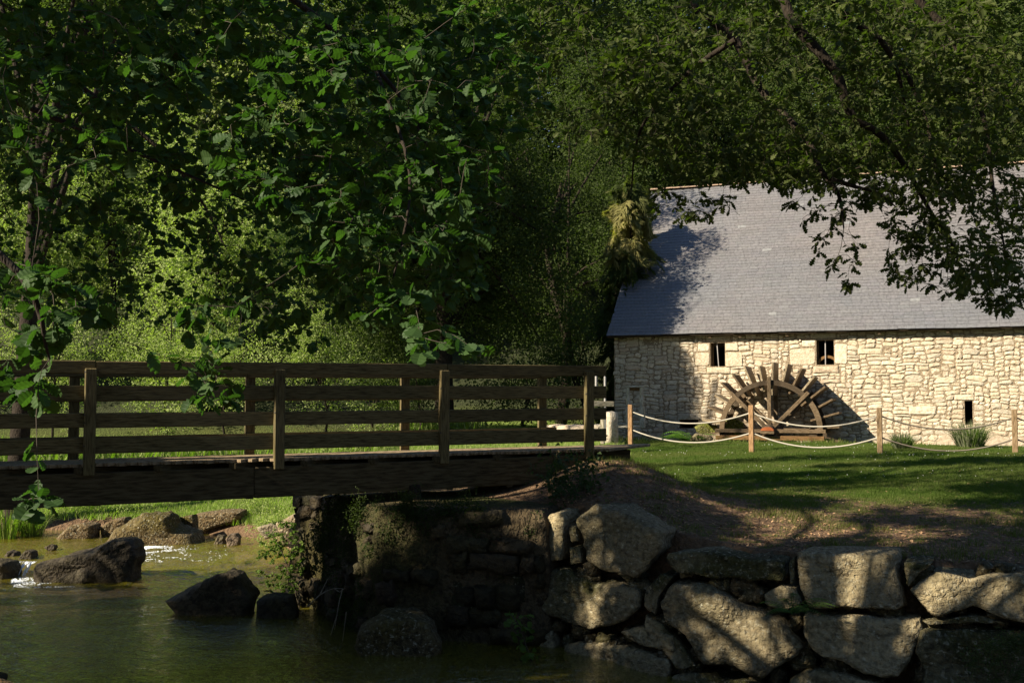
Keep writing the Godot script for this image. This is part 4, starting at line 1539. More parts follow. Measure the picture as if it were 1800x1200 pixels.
func build_river_rocks() -> void:
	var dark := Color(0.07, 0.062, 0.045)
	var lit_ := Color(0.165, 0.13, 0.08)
	river_rock("long dark wedge of rock in the stream between two small falls", [[55, 1003], [70, 985], [110, 972], [160, 955], [215, 938], [245, 936], [262, 950], [265, 975], [255, 1000], [200, 1008], [100, 1010]], 19.6, 0.8, 11, dark, 0.25, true)
	river_rock("dark rock cut by the photo's left edge beside the white fall", [[-60, 990], [-20, 978], [12, 975], [32, 982], [39, 1000], [35, 1018], [-60, 1022]], 19.9, 0.6, 12, dark, 0.2, true)
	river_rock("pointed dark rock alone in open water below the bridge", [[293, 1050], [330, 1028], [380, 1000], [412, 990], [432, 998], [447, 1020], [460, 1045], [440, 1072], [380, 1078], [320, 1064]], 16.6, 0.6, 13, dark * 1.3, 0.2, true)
	river_rock("low dark rock tucked against the foot of the bank shrub", [[452, 1048], [480, 1036], [520, 1040], [535, 1075], [505, 1092], [455, 1084]], 16.3, 0.45, 14, dark, 0.3, true)
	river_rock("big sunlit mossy brown rock on the far bank under the bridge", [[172, 948], [200, 925], [238, 902], [262, 890], [292, 889], [310, 896], [322, 918], [355, 935], [376, 950], [370, 962], [290, 964], [262, 967], [240, 950], [190, 954]], 23.4, 1.0, 15, lit_, 0.6, false)
	river_rock("flat sunlit rock sloping into the water left of the big mossy rock", [[98, 936], [130, 918], [160, 912], [176, 920], [172, 937], [110, 940]], 24.2, 0.6, 16, lit_, 0.25, false)
	river_rock("low pale brown rock between the flat rock and the big mossy rock", [[178, 925], [205, 908], [230, 905], [235, 925], [185, 938]], 24.6, 0.5, 17, lit_, 0.2, false)
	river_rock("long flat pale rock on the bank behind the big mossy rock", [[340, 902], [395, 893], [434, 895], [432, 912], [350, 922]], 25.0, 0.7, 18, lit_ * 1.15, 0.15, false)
	river_rock("mossy rock on the bank right of the big mossy rock", [[320, 905], [345, 900], [352, 925], [325, 928]], 24.2, 0.4, 19, lit_, 0.7, false)
	river_rock("small black stone standing alone in the sunlit pool", [[84, 960], [92, 953], [104, 955], [106, 961], [95, 964]], 22.2, 0.2, 20, dark, 0.1, true)
	river_rock("small dark stone at the lip of the white fall", [[38, 975], [52, 962], [66, 966], [68, 977]], 21.2, 0.3, 21, dark, 0.2, true)
	river_rock("small dark stone left of the one at the lip of the fall", [[8, 978], [22, 964], [36, 968], [38, 980]], 21.4, 0.3, 22, dark, 0.2, true)
	river_rock("round grey stone at the waterline right of the big mossy rock", [[400, 945], [408, 934], [420, 934], [427, 942], [424, 950], [405, 951]], 23.0, 0.25, 23, Color(0.16, 0.13, 0.11), 0.1, true)
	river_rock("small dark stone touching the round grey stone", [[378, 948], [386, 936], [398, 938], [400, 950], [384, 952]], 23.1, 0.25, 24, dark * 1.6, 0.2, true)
	river_rock("pale stone on the gravel bank left of the abutment", [[452, 925], [475, 918], [500, 920], [506, 932], [470, 937]], 21.6, 0.4, 25, Color(0.36, 0.33, 0.28), 0.1, false)
	river_rock("larger pale stone half hidden behind the abutment's left edge", [[485, 915], [530, 893], [560, 905], [560, 938], [500, 938]], 21.2, 0.6, 26, Color(0.40, 0.35, 0.28), 0.1, false)
	river_rock("dark stone at the photo's bottom left corner", [[-30, 1178], [2, 1176], [14, 1184], [10, 1204], [-30, 1210]], 12.4, 0.3, 27, dark, 0.2, true)
	river_rock("big dark rounded boulder in the water before the abutment", [[622, 1097], [669, 1069], [727, 1065], [771, 1087], [786, 1131], [757, 1158], [654, 1158], [614, 1128]], 14.0, 0.8, 28, Color(0.13, 0.11, 0.075), 0.4, false)

func water_y(x: float, z: float) -> float:
	var up := 0.17 * smoothstep(-20.4, -21.6, z + 0.5 * sin(x * 0.7))
	var rough := 0.35 + 0.65 * exp(-((x + 6.0) ** 2 / 5.0 + (z + 20.6) ** 2 / 4.0)) * 2.5
	var y := 0.011 * nz.get_noise_2d(x * 34 + 0.4 * z, z * 95) + 0.006 * nz2.get_noise_2d(x * 110, z * 240)
	return up + y * rough * 3.2

func build_water() -> void:
	var mb := MB.new()
	var xs := axis([[-60.0, -16.0, 2.0], [-16.0, -10.0, 0.2], [-10.0, 6.0, 0.07], [6.0, 60.0, 2.0]])
	var zs := axis([[-30.0, -25.0, 0.3], [-25.0, -11.5, 0.055], [-11.5, 2.0, 0.5], [2.0, 16.0, 2.0]])
	for z in zs:
		for x in xs:
			mb.v.append(Vector3(x, water_y(x, z), z))
	var w := xs.size()
	for j in zs.size() - 1:
		for i in w - 1:
			var a := j * w + i
			mb.quad(a, a + w, a + w + 1, a + 1)
	var n0 := (mb.v[mb.idx[2]] - mb.v[mb.idx[0]]).cross(mb.v[mb.idx[1]] - mb.v[mb.idx[0]])
	if n0.y < 0.0: mb.idx.reverse()
	var o := obj("water", mb.done(), M.water)
	tag(o, "", "", "", "structure")
	# white water: flecks and crests that break up at the edges
	var r := rng(66)
	var places := []
	var fleck := MB.new()
	for k in 3:
		var t := [Vector3(cos(k * 2.1), 0, sin(k * 2.1)), Vector3(cos((k + 1) * 2.1), 0, sin((k + 1) * 2.1))]
		fleck.tri_p(t[0], t[1], Vector3(0, 0.55, 0), Vector3.DOWN)
	fleck.paint(Color.WHITE)
	var fm := fleck.done()
	for f in [[262, 430, 966, 984, 21.6, 700, 0.3], [30, 140, 1006, 1022, 19.5, 550, 0.3], [260, 330, 966, 975, 21.2, 600, 0.22]]:
		for i in f[5]:
			var u := pow(r.randf(), 1.7)
			var x := lerpf(f[0], f[1], u)
			var y := lerpf(f[2], f[3], clampf(0.35 + 0.45 * u + r.randfn() * f[6], 0, 1))
			var d := (EYE.y - 0.06) * F / (y - HORIZON)
			var p := px(x, y, d)
			if nz2.get_noise_2d(p.x * 70, p.z * 110) < -0.12 + 0.4 * u: continue
			p.y = water_y(p.x, p.z) + 0.002
			var s := r.randf_range(0.006, 0.024) * (1.0 - 0.6 * u)
			places.append(Transform3D(Basis(Vector3.UP, r.randf() * TAU).scaled(Vector3(s * 1.6, s, s)), p))
	multi("rapids_foam", fm, M.foam, places, [])
	# the little fall between two rocks
	var fall := MB.new()
	var nx := 26
	for j in 9:
		for i in nx + 1:
			var t := j / 8.0
			var a := px(lerpf(36, 74, i / float(nx)), 984, 20.6)
			var y := 0.19 - 0.2 * t * t + 0.016 * nz2.get_noise_2d(i * 22, j * 3)
			fall.v.append(Vector3(a.x + 0.02 * nz2.get_noise_2d(j * 9, i * 9), y, -20.55 + 0.4 * t + 0.05 * nz2.get_noise_2d(i * 16, j * 6)))
	for j in 8:
		for i in nx:
			if nz2.get_noise_2d(i * 60, j * 5) < 0.0: continue
			var s0 := j * (nx + 1) + i
			fall.quad(s0, s0 + nx + 1, s0 + nx + 2, s0 + 1)
	var fo := obj("small_waterfall", fall.done(), M.foam)
	tag(fo, "small white fall spilling between two dark rocks at the left", "waterfall")


# ---------------------------------------------------------------- grass and small plants
func tuft(n: int, rad: float, h: float, w: float, seed_: int) -> ArrayMesh:
	var r := rng(seed_)
	var mb := MB.new()
	for i in n:
		var t := r.randf() * TAU
		var foot := Vector3(r.randfn(), 0, r.randfn()) * rad * 0.5
		foot.y = -0.01
		var tip := foot + Vector3(cos(t), 0, sin(t)) * h * r.randf_range(0.2, 0.9) + Vector3.UP * h * r.randf_range(0.6, 1.2)
		var sd := Vector3(-sin(t), 0, cos(t)) * w
		mb.tri_p(foot - sd, foot + sd, tip, (foot + tip) / 2 - Vector3(cos(t), -1, sin(t)))
		var k := r.randf_range(0.75, 1.3)
		mb.paint(Color(k, k, k * 0.9))
	return mb.done()

func build_plants() -> void:
	var r := rng(212)
	var t1 := tuft(16, 0.09, 0.055, 0.004, 1)
	var places := []
	var tints := []
	for i in 60000:
		var x := r.randf_range(0.6, 15.5)
		var z := -13.0 - 18.0 * pow(r.randf(), 1.25)
		if absf(x) > -z * 0.49 + 0.5: continue
		var mc := mill_coords(Vector3(x, 0, z))
		if mc.y < 1.2 or edge_distance(Vector2(x, z), EDGE) < 0.9: continue
		var share := lawn_share(x, z)
		if r.randf() > share * 0.9 + 0.13: continue
		var y := gh(x, z)
		places.append(Transform3D(Basis(Vector3.UP, r.randf() * TAU).scaled(Vector3.ONE * r.randf_range(0.7, 1.3) * (0.7 + 0.3 * share) * (1.0 + 0.9 * smoothstep(3.6, 1.6, mc.y))), Vector3(x, y, z)))
		tints.append(Color(0.10, 0.155, 0.032).lerp(Color(0.20, 0.205, 0.075), clampf(r.randf() * 0.5 + 0.45 * (1.0 - share) + 0.6 * nz2.get_noise_2d(x * 14, z * 22), 0, 1)))
	multi("lawn_grass", t1, M.blade, places, tints)
	# meadow beyond the stream
	places = []
	tints = []
	for i in 26000:
		var z := -24.5 - 22.0 * pow(r.randf(), 1.2)
		var x := r.randf_range(-0.52, 0.1) * -z
		if x > 3.0 or edge_distance(Vector2(x, z), EDGE) < 1.2: continue
		places.append(Transform3D(Basis(Vector3.UP, r.randf() * TAU).scaled(Vector3.ONE * r.randf_range(1.4, 3.4)), Vector3(x, gh(x, z), z)))
		tints.append(Color(0.26, 0.33, 0.09).lerp(Color(0.40, 0.43, 0.18), r.randf()))
	multi("meadow_grass", t1, M.blade, places, tints)
	places = []
	tints = []
	for i in 900:
		var z := -33.0 - 5.5 * r.randf()
		var x := r.randf_range(-0.5, -0.05) * -z
		if nz2.get_noise_2d(x * 16, z * 16) < -0.05: continue
		places.append(Transform3D(Basis(Vector3.UP, r.randf() * TAU).scaled(Vector3.ONE * r.randf_range(6.0, 16.0)), Vector3(x, gh(x, z), z)))
		tints.append(Color(0.14, 0.19, 0.045).lerp(Color(0.32, 0.36, 0.14), r.randf()))
	multi("meadow_weeds", t1, M.blade, places, tints)
	# fallen leaves on the bare bank
	var lf := MB.new()
	lf.tri_p(Vector3(0, 0, -0.5), Vector3(0.3, 0.1, 0), Vector3(0, 0.02, 0.5), Vector3(0, -3, 0))
	lf.tri_p(Vector3(0, 0, -0.5), Vector3(0, 0.02, 0.5), Vector3(-0.3, 0.12, 0.05), Vector3(0, -3, 0))
	lf.paint(Color.WHITE)
	places = []
	tints = []
	for i in 16000:
		var x := r.randf_range(0.5, 11.0)
		var z := r.randf_range(-10.5, -21.0)
		var d := edge_distance(Vector2(x, z), EDGE)
		if d < 0.75 or r.randf() > exp(-(d - 0.75) / 3.0): continue
		places.append(Transform3D(turn(r, 0.35).scaled(Vector3.ONE * r.randf_range(0.02, 0.065)), Vector3(x, gh(x, z) + 0.01, z)))
		tints.append(Color(0.22, 0.13, 0.07).lerp(Color(0.38, 0.25, 0.14), r.randf()))
	multi("leaf_litter", lf.done(), M.litter, places, tints)
	places = []
	tints = []
	for i in 2600:
		var x := r.randf_range(1.0, 9.5)
		var z := r.randf_range(-10.3, -19.0)
		var d := edge_distance(Vector2(x, z), EDGE)
		if d < 0.62 or d > 3.8 or nz2.get_noise_2d(x * 22, z * 22) < 0.02: continue
		places.append(Transform3D(Basis(Vector3.UP, r.randf() * TAU).scaled(Vector3.ONE * r.randf_range(0.8, 1.9)), Vector3(x, gh(x, z), z)))
		tints.append(Color(0.12, 0.13, 0.04).lerp(Color(0.26, 0.22, 0.11), r.randf()))
	multi("bank_grass", t1, M.blade, places, tints)
	# clover heads in the lawn
	var fl := MB.new()
	for k in 4:
		fl.tri_p(Vector3(cos(k * PI / 2), 0, sin(k * PI / 2)), Vector3(cos(k * PI / 2 + PI / 2), 0, sin(k * PI / 2 + PI / 2)), Vector3(0, 1.1, 0), Vector3.ZERO)
	places = []
	for i in 600:
		var x := r.randf_range(2.5, 14.0)
		var z := r.randf_range(-18.0, -28.5)
		if nz2.get_noise_2d(x * 12, z * 12) < 0.0 or mill_coords(Vector3(x, 0, z)).y < 1.4: continue
		places.append(Transform3D(Basis().scaled(Vector3.ONE * r.randf_range(0.006, 0.011)), Vector3(x, gh(x, z) + 0.05, z)))
	multi("clover_flowers", fl.done(), mat(lin(0.7, 0.68, 0.6), 0.9), places, [])
	# weeds along the wheel pit
	var wp := []
	var wt := []
	for i in 700:
		var a := r.randf_range(1.0, 9.5)
		var p := fp(a, 0, r.randf_range(1.7, 2.5) if a < 7.6 else r.randf_range(0.1, 0.5))
		p.y = gh(p.x, p.z)
		wp.append(Transform3D(Basis(Vector3.UP, r.randf() * TAU).scaled(Vector3.ONE * r.randf_range(3.0, 7.5)), p))
		wt.append(Color(0.13, 0.18, 0.04).lerp(Color(0.24, 0.24, 0.09), r.randf()))
	multi("pit_weeds", t1, M.blade, wp, wt)
	# reeds in the sunlit shallows
	for d in [[18, 945, 24.2, 0.65, "tall sunlit reeds at the photo's left edge by the pool"], [62, 944, 24.6, 0.55, "sunlit reed clump just right of the reeds at the edge"]]:
		var at := px(d[0], d[1], d[2])
		at.y = 0.12
		var o := thing("reed_clump", d[4], "reeds", at)
		blades(o, at, 150, 0.5, d[3] * 1.3, Color(0.12, 0.17, 0.04), Color(0.26, 0.30, 0.08), r, 0.012)
	# plants in the boulder wall
	var fx := px(1385, 1072, 11.75)
	var fe := thing("wall_fern", "dark fern rooted between the wall's boulders below the square block", "fern", fx)
	ferns(fe, fx, 13, 0.5, r, Color(0.07, 0.12, 0.025))
	var lw := px(1770, 1150, 10.9)
	var lp := thing("wall_plant", "dark small-leaved plant sprawling over the boulder at the lower right corner", "plant", lw)
	var ll := []
	for i in 26:
		ll.append([px(1750 + r.randfn() * 38, 1150 + r.randfn() * 26, 10.85 + 0.05 * r.randf()), Vector3(0.11, 0.1, 0.07) * r.randf_range(0.6, 1.4)])
	crown(lp, ll, 2200.0, spray_mesh(18, 0.10, 0.035, 18, 0.8, 0.4), Color(0.05, 0.07, 0.025), Color(0.10, 0.13, 0.05), r, "foliage", 0.7)
	var sp_at := px(940, 1165, 13.6)
	var sap := thing("sapling", "small leafy sapling rising from the water's edge below the boulders", "sapling", sp_at)
	sprigs(sap, sp_at, [[940, 1165], [925, 1130], [915, 1100], [898, 1075]], 13.6, [[895, 1072], [905, 1082], [925, 1078], [890, 1090], [915, 1095], [932, 1100], [905, 1108], [928, 1118], [912, 1128], [935, 1140], [920, 1150], [945, 1150]], 7, 0.075, Color(0.07, 0.12, 0.02), Color(0.12, 0.19, 0.035), r, 60)
	var sh_at := px(530, 1062, 16.6)
	var sh := thing("bank_shrub", "fine-leaved shrub lit by the sun at the abutment's left foot", "shrub", sh_at)
	var tg := []
	for i in 170:
		var t := r.randf() * TAU
		var q := sqrt(r.randf())
		tg.append([497 + cos(t) * q * 42, 978 + sin(t) * q * 72])
	sprigs(sh, sh_at, [[532, 1070], [520, 1020], [500, 970], [480, 930]], 16.9, tg, 18, 0.034, Color(0.09, 0.15, 0.025), Color(0.17, 0.24, 0.045), r, 0)
	# dead stalks before the abutment
	var dead := MB.new()
	var ds := px(585, 1065, 14.6)
	for q in [[[560, 1045], [575, 1035], [590, 1030], [605, 1030]], [[605, 1030], [598, 1060], [592, 1100]], [[566, 1040], [580, 1012]], [[590, 1030], [600, 1036], [608, 1030]], [[545, 1060], [565, 1042], [575, 1036]], [[596, 1075], [585, 1110]], [[612, 1070], [606, 1120]]]:
		var pts := []
		for p in q: pts.append(px(p[0], p[1], 14.6 + r.randf_range(-0.1, 0.1)) - ds)
		tube(dead, pts, taper(pts.size(), 0.008, 0.004), 4)
	tag(obj("dead_stalks", dead.done(), M.rope_dark, self, Transform3D(Basis(), ds)), "pale broken dead stalks hanging before the dark abutment", "stalks")
	# plants hanging on the abutment
	var ab := get_node("bridge_abutment")
	var hp := []
	for i in 110:
		var hx := lerpf(-3.2, 0.2, r.randf())
		var hq := px(560 + r.randf() * 370, 890 + 190 * r.randf(), 15.0)
		var dd := wall_depth(560 + (hx + 3.2) / 3.4 * 370, 1000) - 0.18
		hq = px(560 + (hx + 3.2) / 3.4 * 370, 885 + 190 * pow(r.randf(), 1.5), dd)
		hp.append([hq, Vector3(0.12, 0.2, 0.08) * r.randf_range(0.6, 1.5)])
	crown(ab, hp, 1500.0, spray_mesh(18, 0.12, 0.04, 17, 0.8, 0.35), Color(0.035, 0.05, 0.016), Color(0.06, 0.085, 0.024), r, "hanging_plants", 0.7)
	# ivy over the end of the bridge
	var iv_at := px(1000, 850, 15.6)
	var iv := thing("bridge_ivy", "dark ivy hanging over the footbridge's right end and its post", "ivy", iv_at)
	var ends := []
	for i in 300:
		var q := r.randf()
		var a := px(lerpf(960, 1040, r.randf()) + r.randfn() * 12, lerpf(785, 900, q) + r.randfn() * 8, 15.7 - 0.5 * r.randf())
		if r.randf() < 0.22: a = px(1036 + r.randfn() * 10, lerpf(740, 800, r.randf()), 16.4 + r.randf_range(-0.15, 0.1))
		ends.append([a, a + Vector3(r.randfn(), -1, r.randfn()) * 0.06, a + Vector3(r.randfn(), -1.5, r.randfn()) * 0.1])
	leafy(iv, ends, 6, 0.06, [leaf_shapes().ivy], Color(0.04, 0.065, 0.022), Color(0.07, 0.10, 0.04), r, 0)

func sprigs(parent: Node3D, at: Vector3, stem: Array, depth: float, tips: Array, per: int, size: float, ta: Color, tb: Color, r: RandomNumberGenerator, singles: int) -> void:
	var pts := []
	for s in stem: pts.append(px(s[0], s[1], depth))
	pts = smooth_path(pts, 4)
	var targets := []
	for t in tips: targets.append(px(t[0], t[1], depth + r.randf_range(-0.25, 0.25)))
	var g := grow([pts], targets, 0.004, r)
	var mb := MB.new()
	tube(mb, pts, taper(pts.size(), 0.012, 0.005), 5)
	for i in mb.v.size(): mb.v[i] -= at
	obj("stem", mb.done(), M.twig, parent, Transform3D(Basis(), at))
	tag(obj("twigs", g[0], M.twig, parent), "", "", "", "stuff")
	leafy(parent, g[1], per, size, [leaf_shapes().alder], ta, tb, r, singles)

var shapes := {}
func leaf_shapes() -> Dictionary:
	if shapes.is_empty():
		shapes.alder = leaf_mesh([[0.0, 0.0], [0.15, 0.04], [0.21, 0.14], [0.32, 0.22], [0.33, 0.34], [0.42, 0.44], [0.40, 0.56], [0.45, 0.68], [0.36, 0.79], [0.34, 0.91], [0.17, 0.97], [0.0, 0.95]], 0.22, 0.16, 0.022)
		shapes.alder_b = leaf_mesh([[0.0, 0.0], [0.11, 0.05], [0.2, 0.16], [0.27, 0.24], [0.36, 0.38], [0.36, 0.48], [0.42, 0.6], [0.36, 0.72], [0.33, 0.84], [0.2, 0.9], [0.12, 1.0], [0.0, 1.0]], -0.18, 0.34, 0.026)
		shapes.oak = leaf_mesh([[0.0, 0.0], [0.07, 0.06], [0.16, 0.2], [0.08, 0.3], [0.26, 0.42], [0.13, 0.54], [0.32, 0.68], [0.16, 0.77], [0.2, 0.92], [0.0, 1.0]], 0.2, 0.15)
		shapes.oak_b = leaf_mesh([[0.0, 0.0], [0.05, 0.06], [0.18, 0.22], [0.1, 0.34], [0.3, 0.5], [0.16, 0.6], [0.3, 0.76], [0.14, 0.84], [0.0, 1.0]], -0.2, 0.25)
		shapes.ivy = leaf_mesh([[0.0, 0.0], [0.45, 0.1], [0.3, 0.4], [0.15, 0.7], [0.0, 1.0]], 0.15, 0.2)
	return shapes


# ---------------------------------------------------------------- trees
func build_near_alder(cspray: Mesh) -> void:
	var r := rng(1001)
	var sh := leaf_shapes()
	var base := Vector3(-7.6, gh(-7.6, -6.0), -6.0)
	var o := thing("alder_tree", "near alder whose round-leaved dark boughs overhang the bridge at the upper left", "tree", base)
	var limbs := [
		[Vector3(-7.2, 5.6, -5.6), Vector3(-5.2, 6.9, -4.9), Vector3(-3.3, 6.5, -4.9), Vector3(-1.7, 5.6, -5.2), Vector3(-0.7, 4.9, -5.4), Vector3(-0.35, 4.3, -5.3)],
		[Vector3(-7.3, 5.0, -5.8), Vector3(-5.2, 5.6, -6.2), Vector3(-3.7, 5.25, -6.3), Vector3(-2.5, 4.8, -6.5), Vector3(-1.6, 4.4, -6.4)],
		[Vector3(-7.3, 4.3, -5.6), Vector3(-4.6, 4.8, -4.2), Vector3(-3.0, 4.3, -3.8), Vector3(-1.85, 3.75, -3.8), Vector3(-1.65, 3.35, -3.85)],
		[Vector3(-7.2, 6.6, -6.2), Vector3(-5.4, 6.9, -8.2), Vector3(-4.0, 6.1, -9.2), Vector3(-3.0, 5.3, -9.5), Vector3(-2.55, 4.55, -9.6)],
		[Vector3(-5.4, 6.9, -8.2), Vector3(-4.6, 5.6, -8.8), Vector3(-4.2, 4.7, -9.0)],
		[Vector3(-0.7, 4.9, -5.4), Vector3(-0.45, 4.2, -4.7), Vector3(-0.5, 3.7, -4.5)],
	]
	var mb := MB.new()
	var tr := smooth_path([base - Vector3.UP * 0.3, base + Vector3(0.3, 3, 0.2), Vector3(-7.2, 6.0, -6.0), Vector3(-7.5, 10, -7), Vector3(-7.3, 12, -7.2)], 4)
	tube(mb, tr, taper(tr.size(), 0.3, 0.08), 10)
	var fine := []
	for l in limbs:
		var s := smooth_path(l, 5)
		fine.append(s)
		tube(mb, s, taper(s.size(), 0.05 if (l as Array).size() > 4 else 0.010, 0.004), 6)
	var lobes := lobes_in(Vector3(-7.3, 10.2, -7.5), Vector3(6.4, 4.2, 6), 18, 0.4, r)
	for l in lobes:
		var s := smooth_path([Vector3(-7.3, 8.0, -6.5), (l[0] as Vector3).lerp(Vector3(-7.3, 8, -6.5), 0.4) + Vector3.UP, l[0]], 3)
		tube(mb, s, taper(s.size(), 0.1, 0.02), 5)
	obj("trunk", mb.done(), M.bark, o)
	var blobs := [
		[430, 60, 480, 110, 4.6, 8.5, 300], [620, 230, 260, 170, 4.2, 7.8, 300], [690, 430, 170, 150, 4.2, 7.5, 170],
		[150, 150, 200, 160, 4.4, 8.0, 130], [300, 300, 300, 110, 5.5, 9.0, 130], [80, 540, 100, 100, 3.6, 5.0, 20], [40, 660, 50, 50, 3.4, 4.4, 5],
		[360, 590, 80, 90, 4.2, 5.6, 16], [395, 690, 40, 45, 4.2, 4.8, 4], [60, 875, 35, 22, 3.5, 3.7, 3], [765, 600, 80, 40, 4.0, 4.8, 9],
		[520, 520, 120, 80, 6, 9, 46], [240, 450, 260, 100, 7, 10, 60], [220, 470, 270, 100, 10, 14, 150], [540, 500, 130, 120, 9, 13, 100], [860, 120, 120, 130, 5, 9, 60], [820, 330, 60, 120, 5, 7, 24],
		[350, 130, 420, 150, 9, 13, 330], [300, 310, 320, 110, 9, 13, 170], [650, 330, 250, 190, 9, 13, 260],
	]
	var g := grow(fine, blob_targets(blobs, r), 0.0035, r)
	tag(obj("twigs", g[0], M.twig, o), "", "", "", "stuff")
	leafy(o, g[1], 10, 0.062, [sh.alder, sh.alder_b], Color(0.032, 0.068, 0.018), Color(0.068, 0.125, 0.034), r, 290)
	crown(o, lobes, 5.0, cspray, Color(0.07, 0.11, 0.02), Color(0.10, 0.15, 0.03), r)

func build_oak(cspray: Mesh) -> void:
	var r := rng(2002)
	var sh := leaf_shapes()
	var base := Vector3(9.6, gh(9.6, -13.2), -13.2)
	var o := thing("oak_tree", "oak with lobed leaves whose drooping dark limbs hang before the mill's roof", "tree", base)
	var D := 13.4
	var paths := [
		[[1480, -90], [1490, 5], [1575, 75], [1630, 180], [1655, 300], [1660, 380]],
		[[1230, -60], [1300, 60], [1345, 150], [1425, 240], [1452, 300], [1500, 322], [1545, 335], [1580, 360]],
		[[1400, -60], [1480, 120], [1505, 195], [1560, 235], [1600, 290], [1640, 365], [1680, 430], [1705, 520]],
		[[1300, 60], [1215, 120], [1130, 220], [1112, 330]],
		[[1620, -80], [1690, 60], [1740, 200], [1755, 330], [1780, 480]],
		[[1452, 300], [1480, 340], [1488, 400]],
		[[1560, 60], [1590, 120], [1610, 240]],
	]
	var mb := MB.new()
	var fork := Vector3(9.2, 11.0, -13.4)
	var tr := smooth_path([base - Vector3.UP * 0.3, base + Vector3(-0.1, 3, 0), Vector3(9.4, 7.5, -13.2), fork, Vector3(7.5, 14, -13.5)], 4)
	tube(mb, tr, taper(tr.size(), 0.42, 0.12), 10)
	var fine := []
	var i := 0
	for p in paths:
		var pts := []
		if p[0][1] < 0:
			pts.append(fork)
			pts.append(fork.lerp(px(p[0][0], p[0][1], D), 0.55) + Vector3.UP * 0.9)
		var k := 0
		for q in p:
			pts.append(px(q[0], q[1], D + 0.9 * sin(i * 1.9 + k * 0.5)))
			k += 1
		var s := smooth_path(pts, 5)
		fine.append(s)
		var rd := taper(s.size(), 0.085 if p[0][1] < 0 else 0.04, 0.008)
		tube(mb, s, rd, 7)
		i += 1
	var lobes := lobes_in(Vector3(5.6, 13.2, -13.8), Vector3(6.4, 3.6, 5.2), 16, 0.4, r)
	for l in lobes:
		var s := smooth_path([Vector3(8.6, 12.0, -13.4), (l[0] as Vector3).lerp(Vector3(8.6, 12, -13.4), 0.4) + Vector3.UP, l[0]], 3)
		tube(mb, s, taper(s.size(), 0.12, 0.02), 5)
	obj("trunk", mb.done(), M.bark, o)
	var blobs := [
		[1400, 100, 340, 140, 11.5, 16.5, 900], [1150, 170, 90, 120, 12, 15.5, 260], [1725, 250, 110, 270, 11.5, 15.5, 600], [1540, 290, 210, 65, 12, 15, 210],
		[1480, 430, 45, 60, 12.5, 14, 18], [1650, 460, 90, 60, 12.5, 14.5, 70], [1770, 500, 50, 50, 12.5, 14, 60], [1235, 360, 55, 28, 12.5, 14, 16],
		[1165, 350, 22, 40, 13, 14, 8], [1420, 370, 30, 30, 13, 14, 8], [1010, 110, 130, 140, 12, 17, 190], [1500, 510, 12, 18, 13, 13.6, 3],
		[1620, 390, 60, 40, 12.5, 14, 34], [1350, 285, 180, 40, 12.5, 15, 210], [1600, 330, 120, 40, 12.5, 15, 60],
	]
	var g := grow(fine, blob_targets(blobs, r), 0.006, r, 0.16)
	tag(obj("twigs", g[0], M.twig, o), "", "", "", "stuff")
	leafy(o, g[1], 9, 0.105, [sh.oak, sh.oak_b], Color(0.05, 0.068, 0.017), Color(0.10, 0.12, 0.032), r, 120)
	crown(o, lobes, 4.5, cspray, Color(0.07, 0.10, 0.02), Color(0.10, 0.14, 0.03), r)

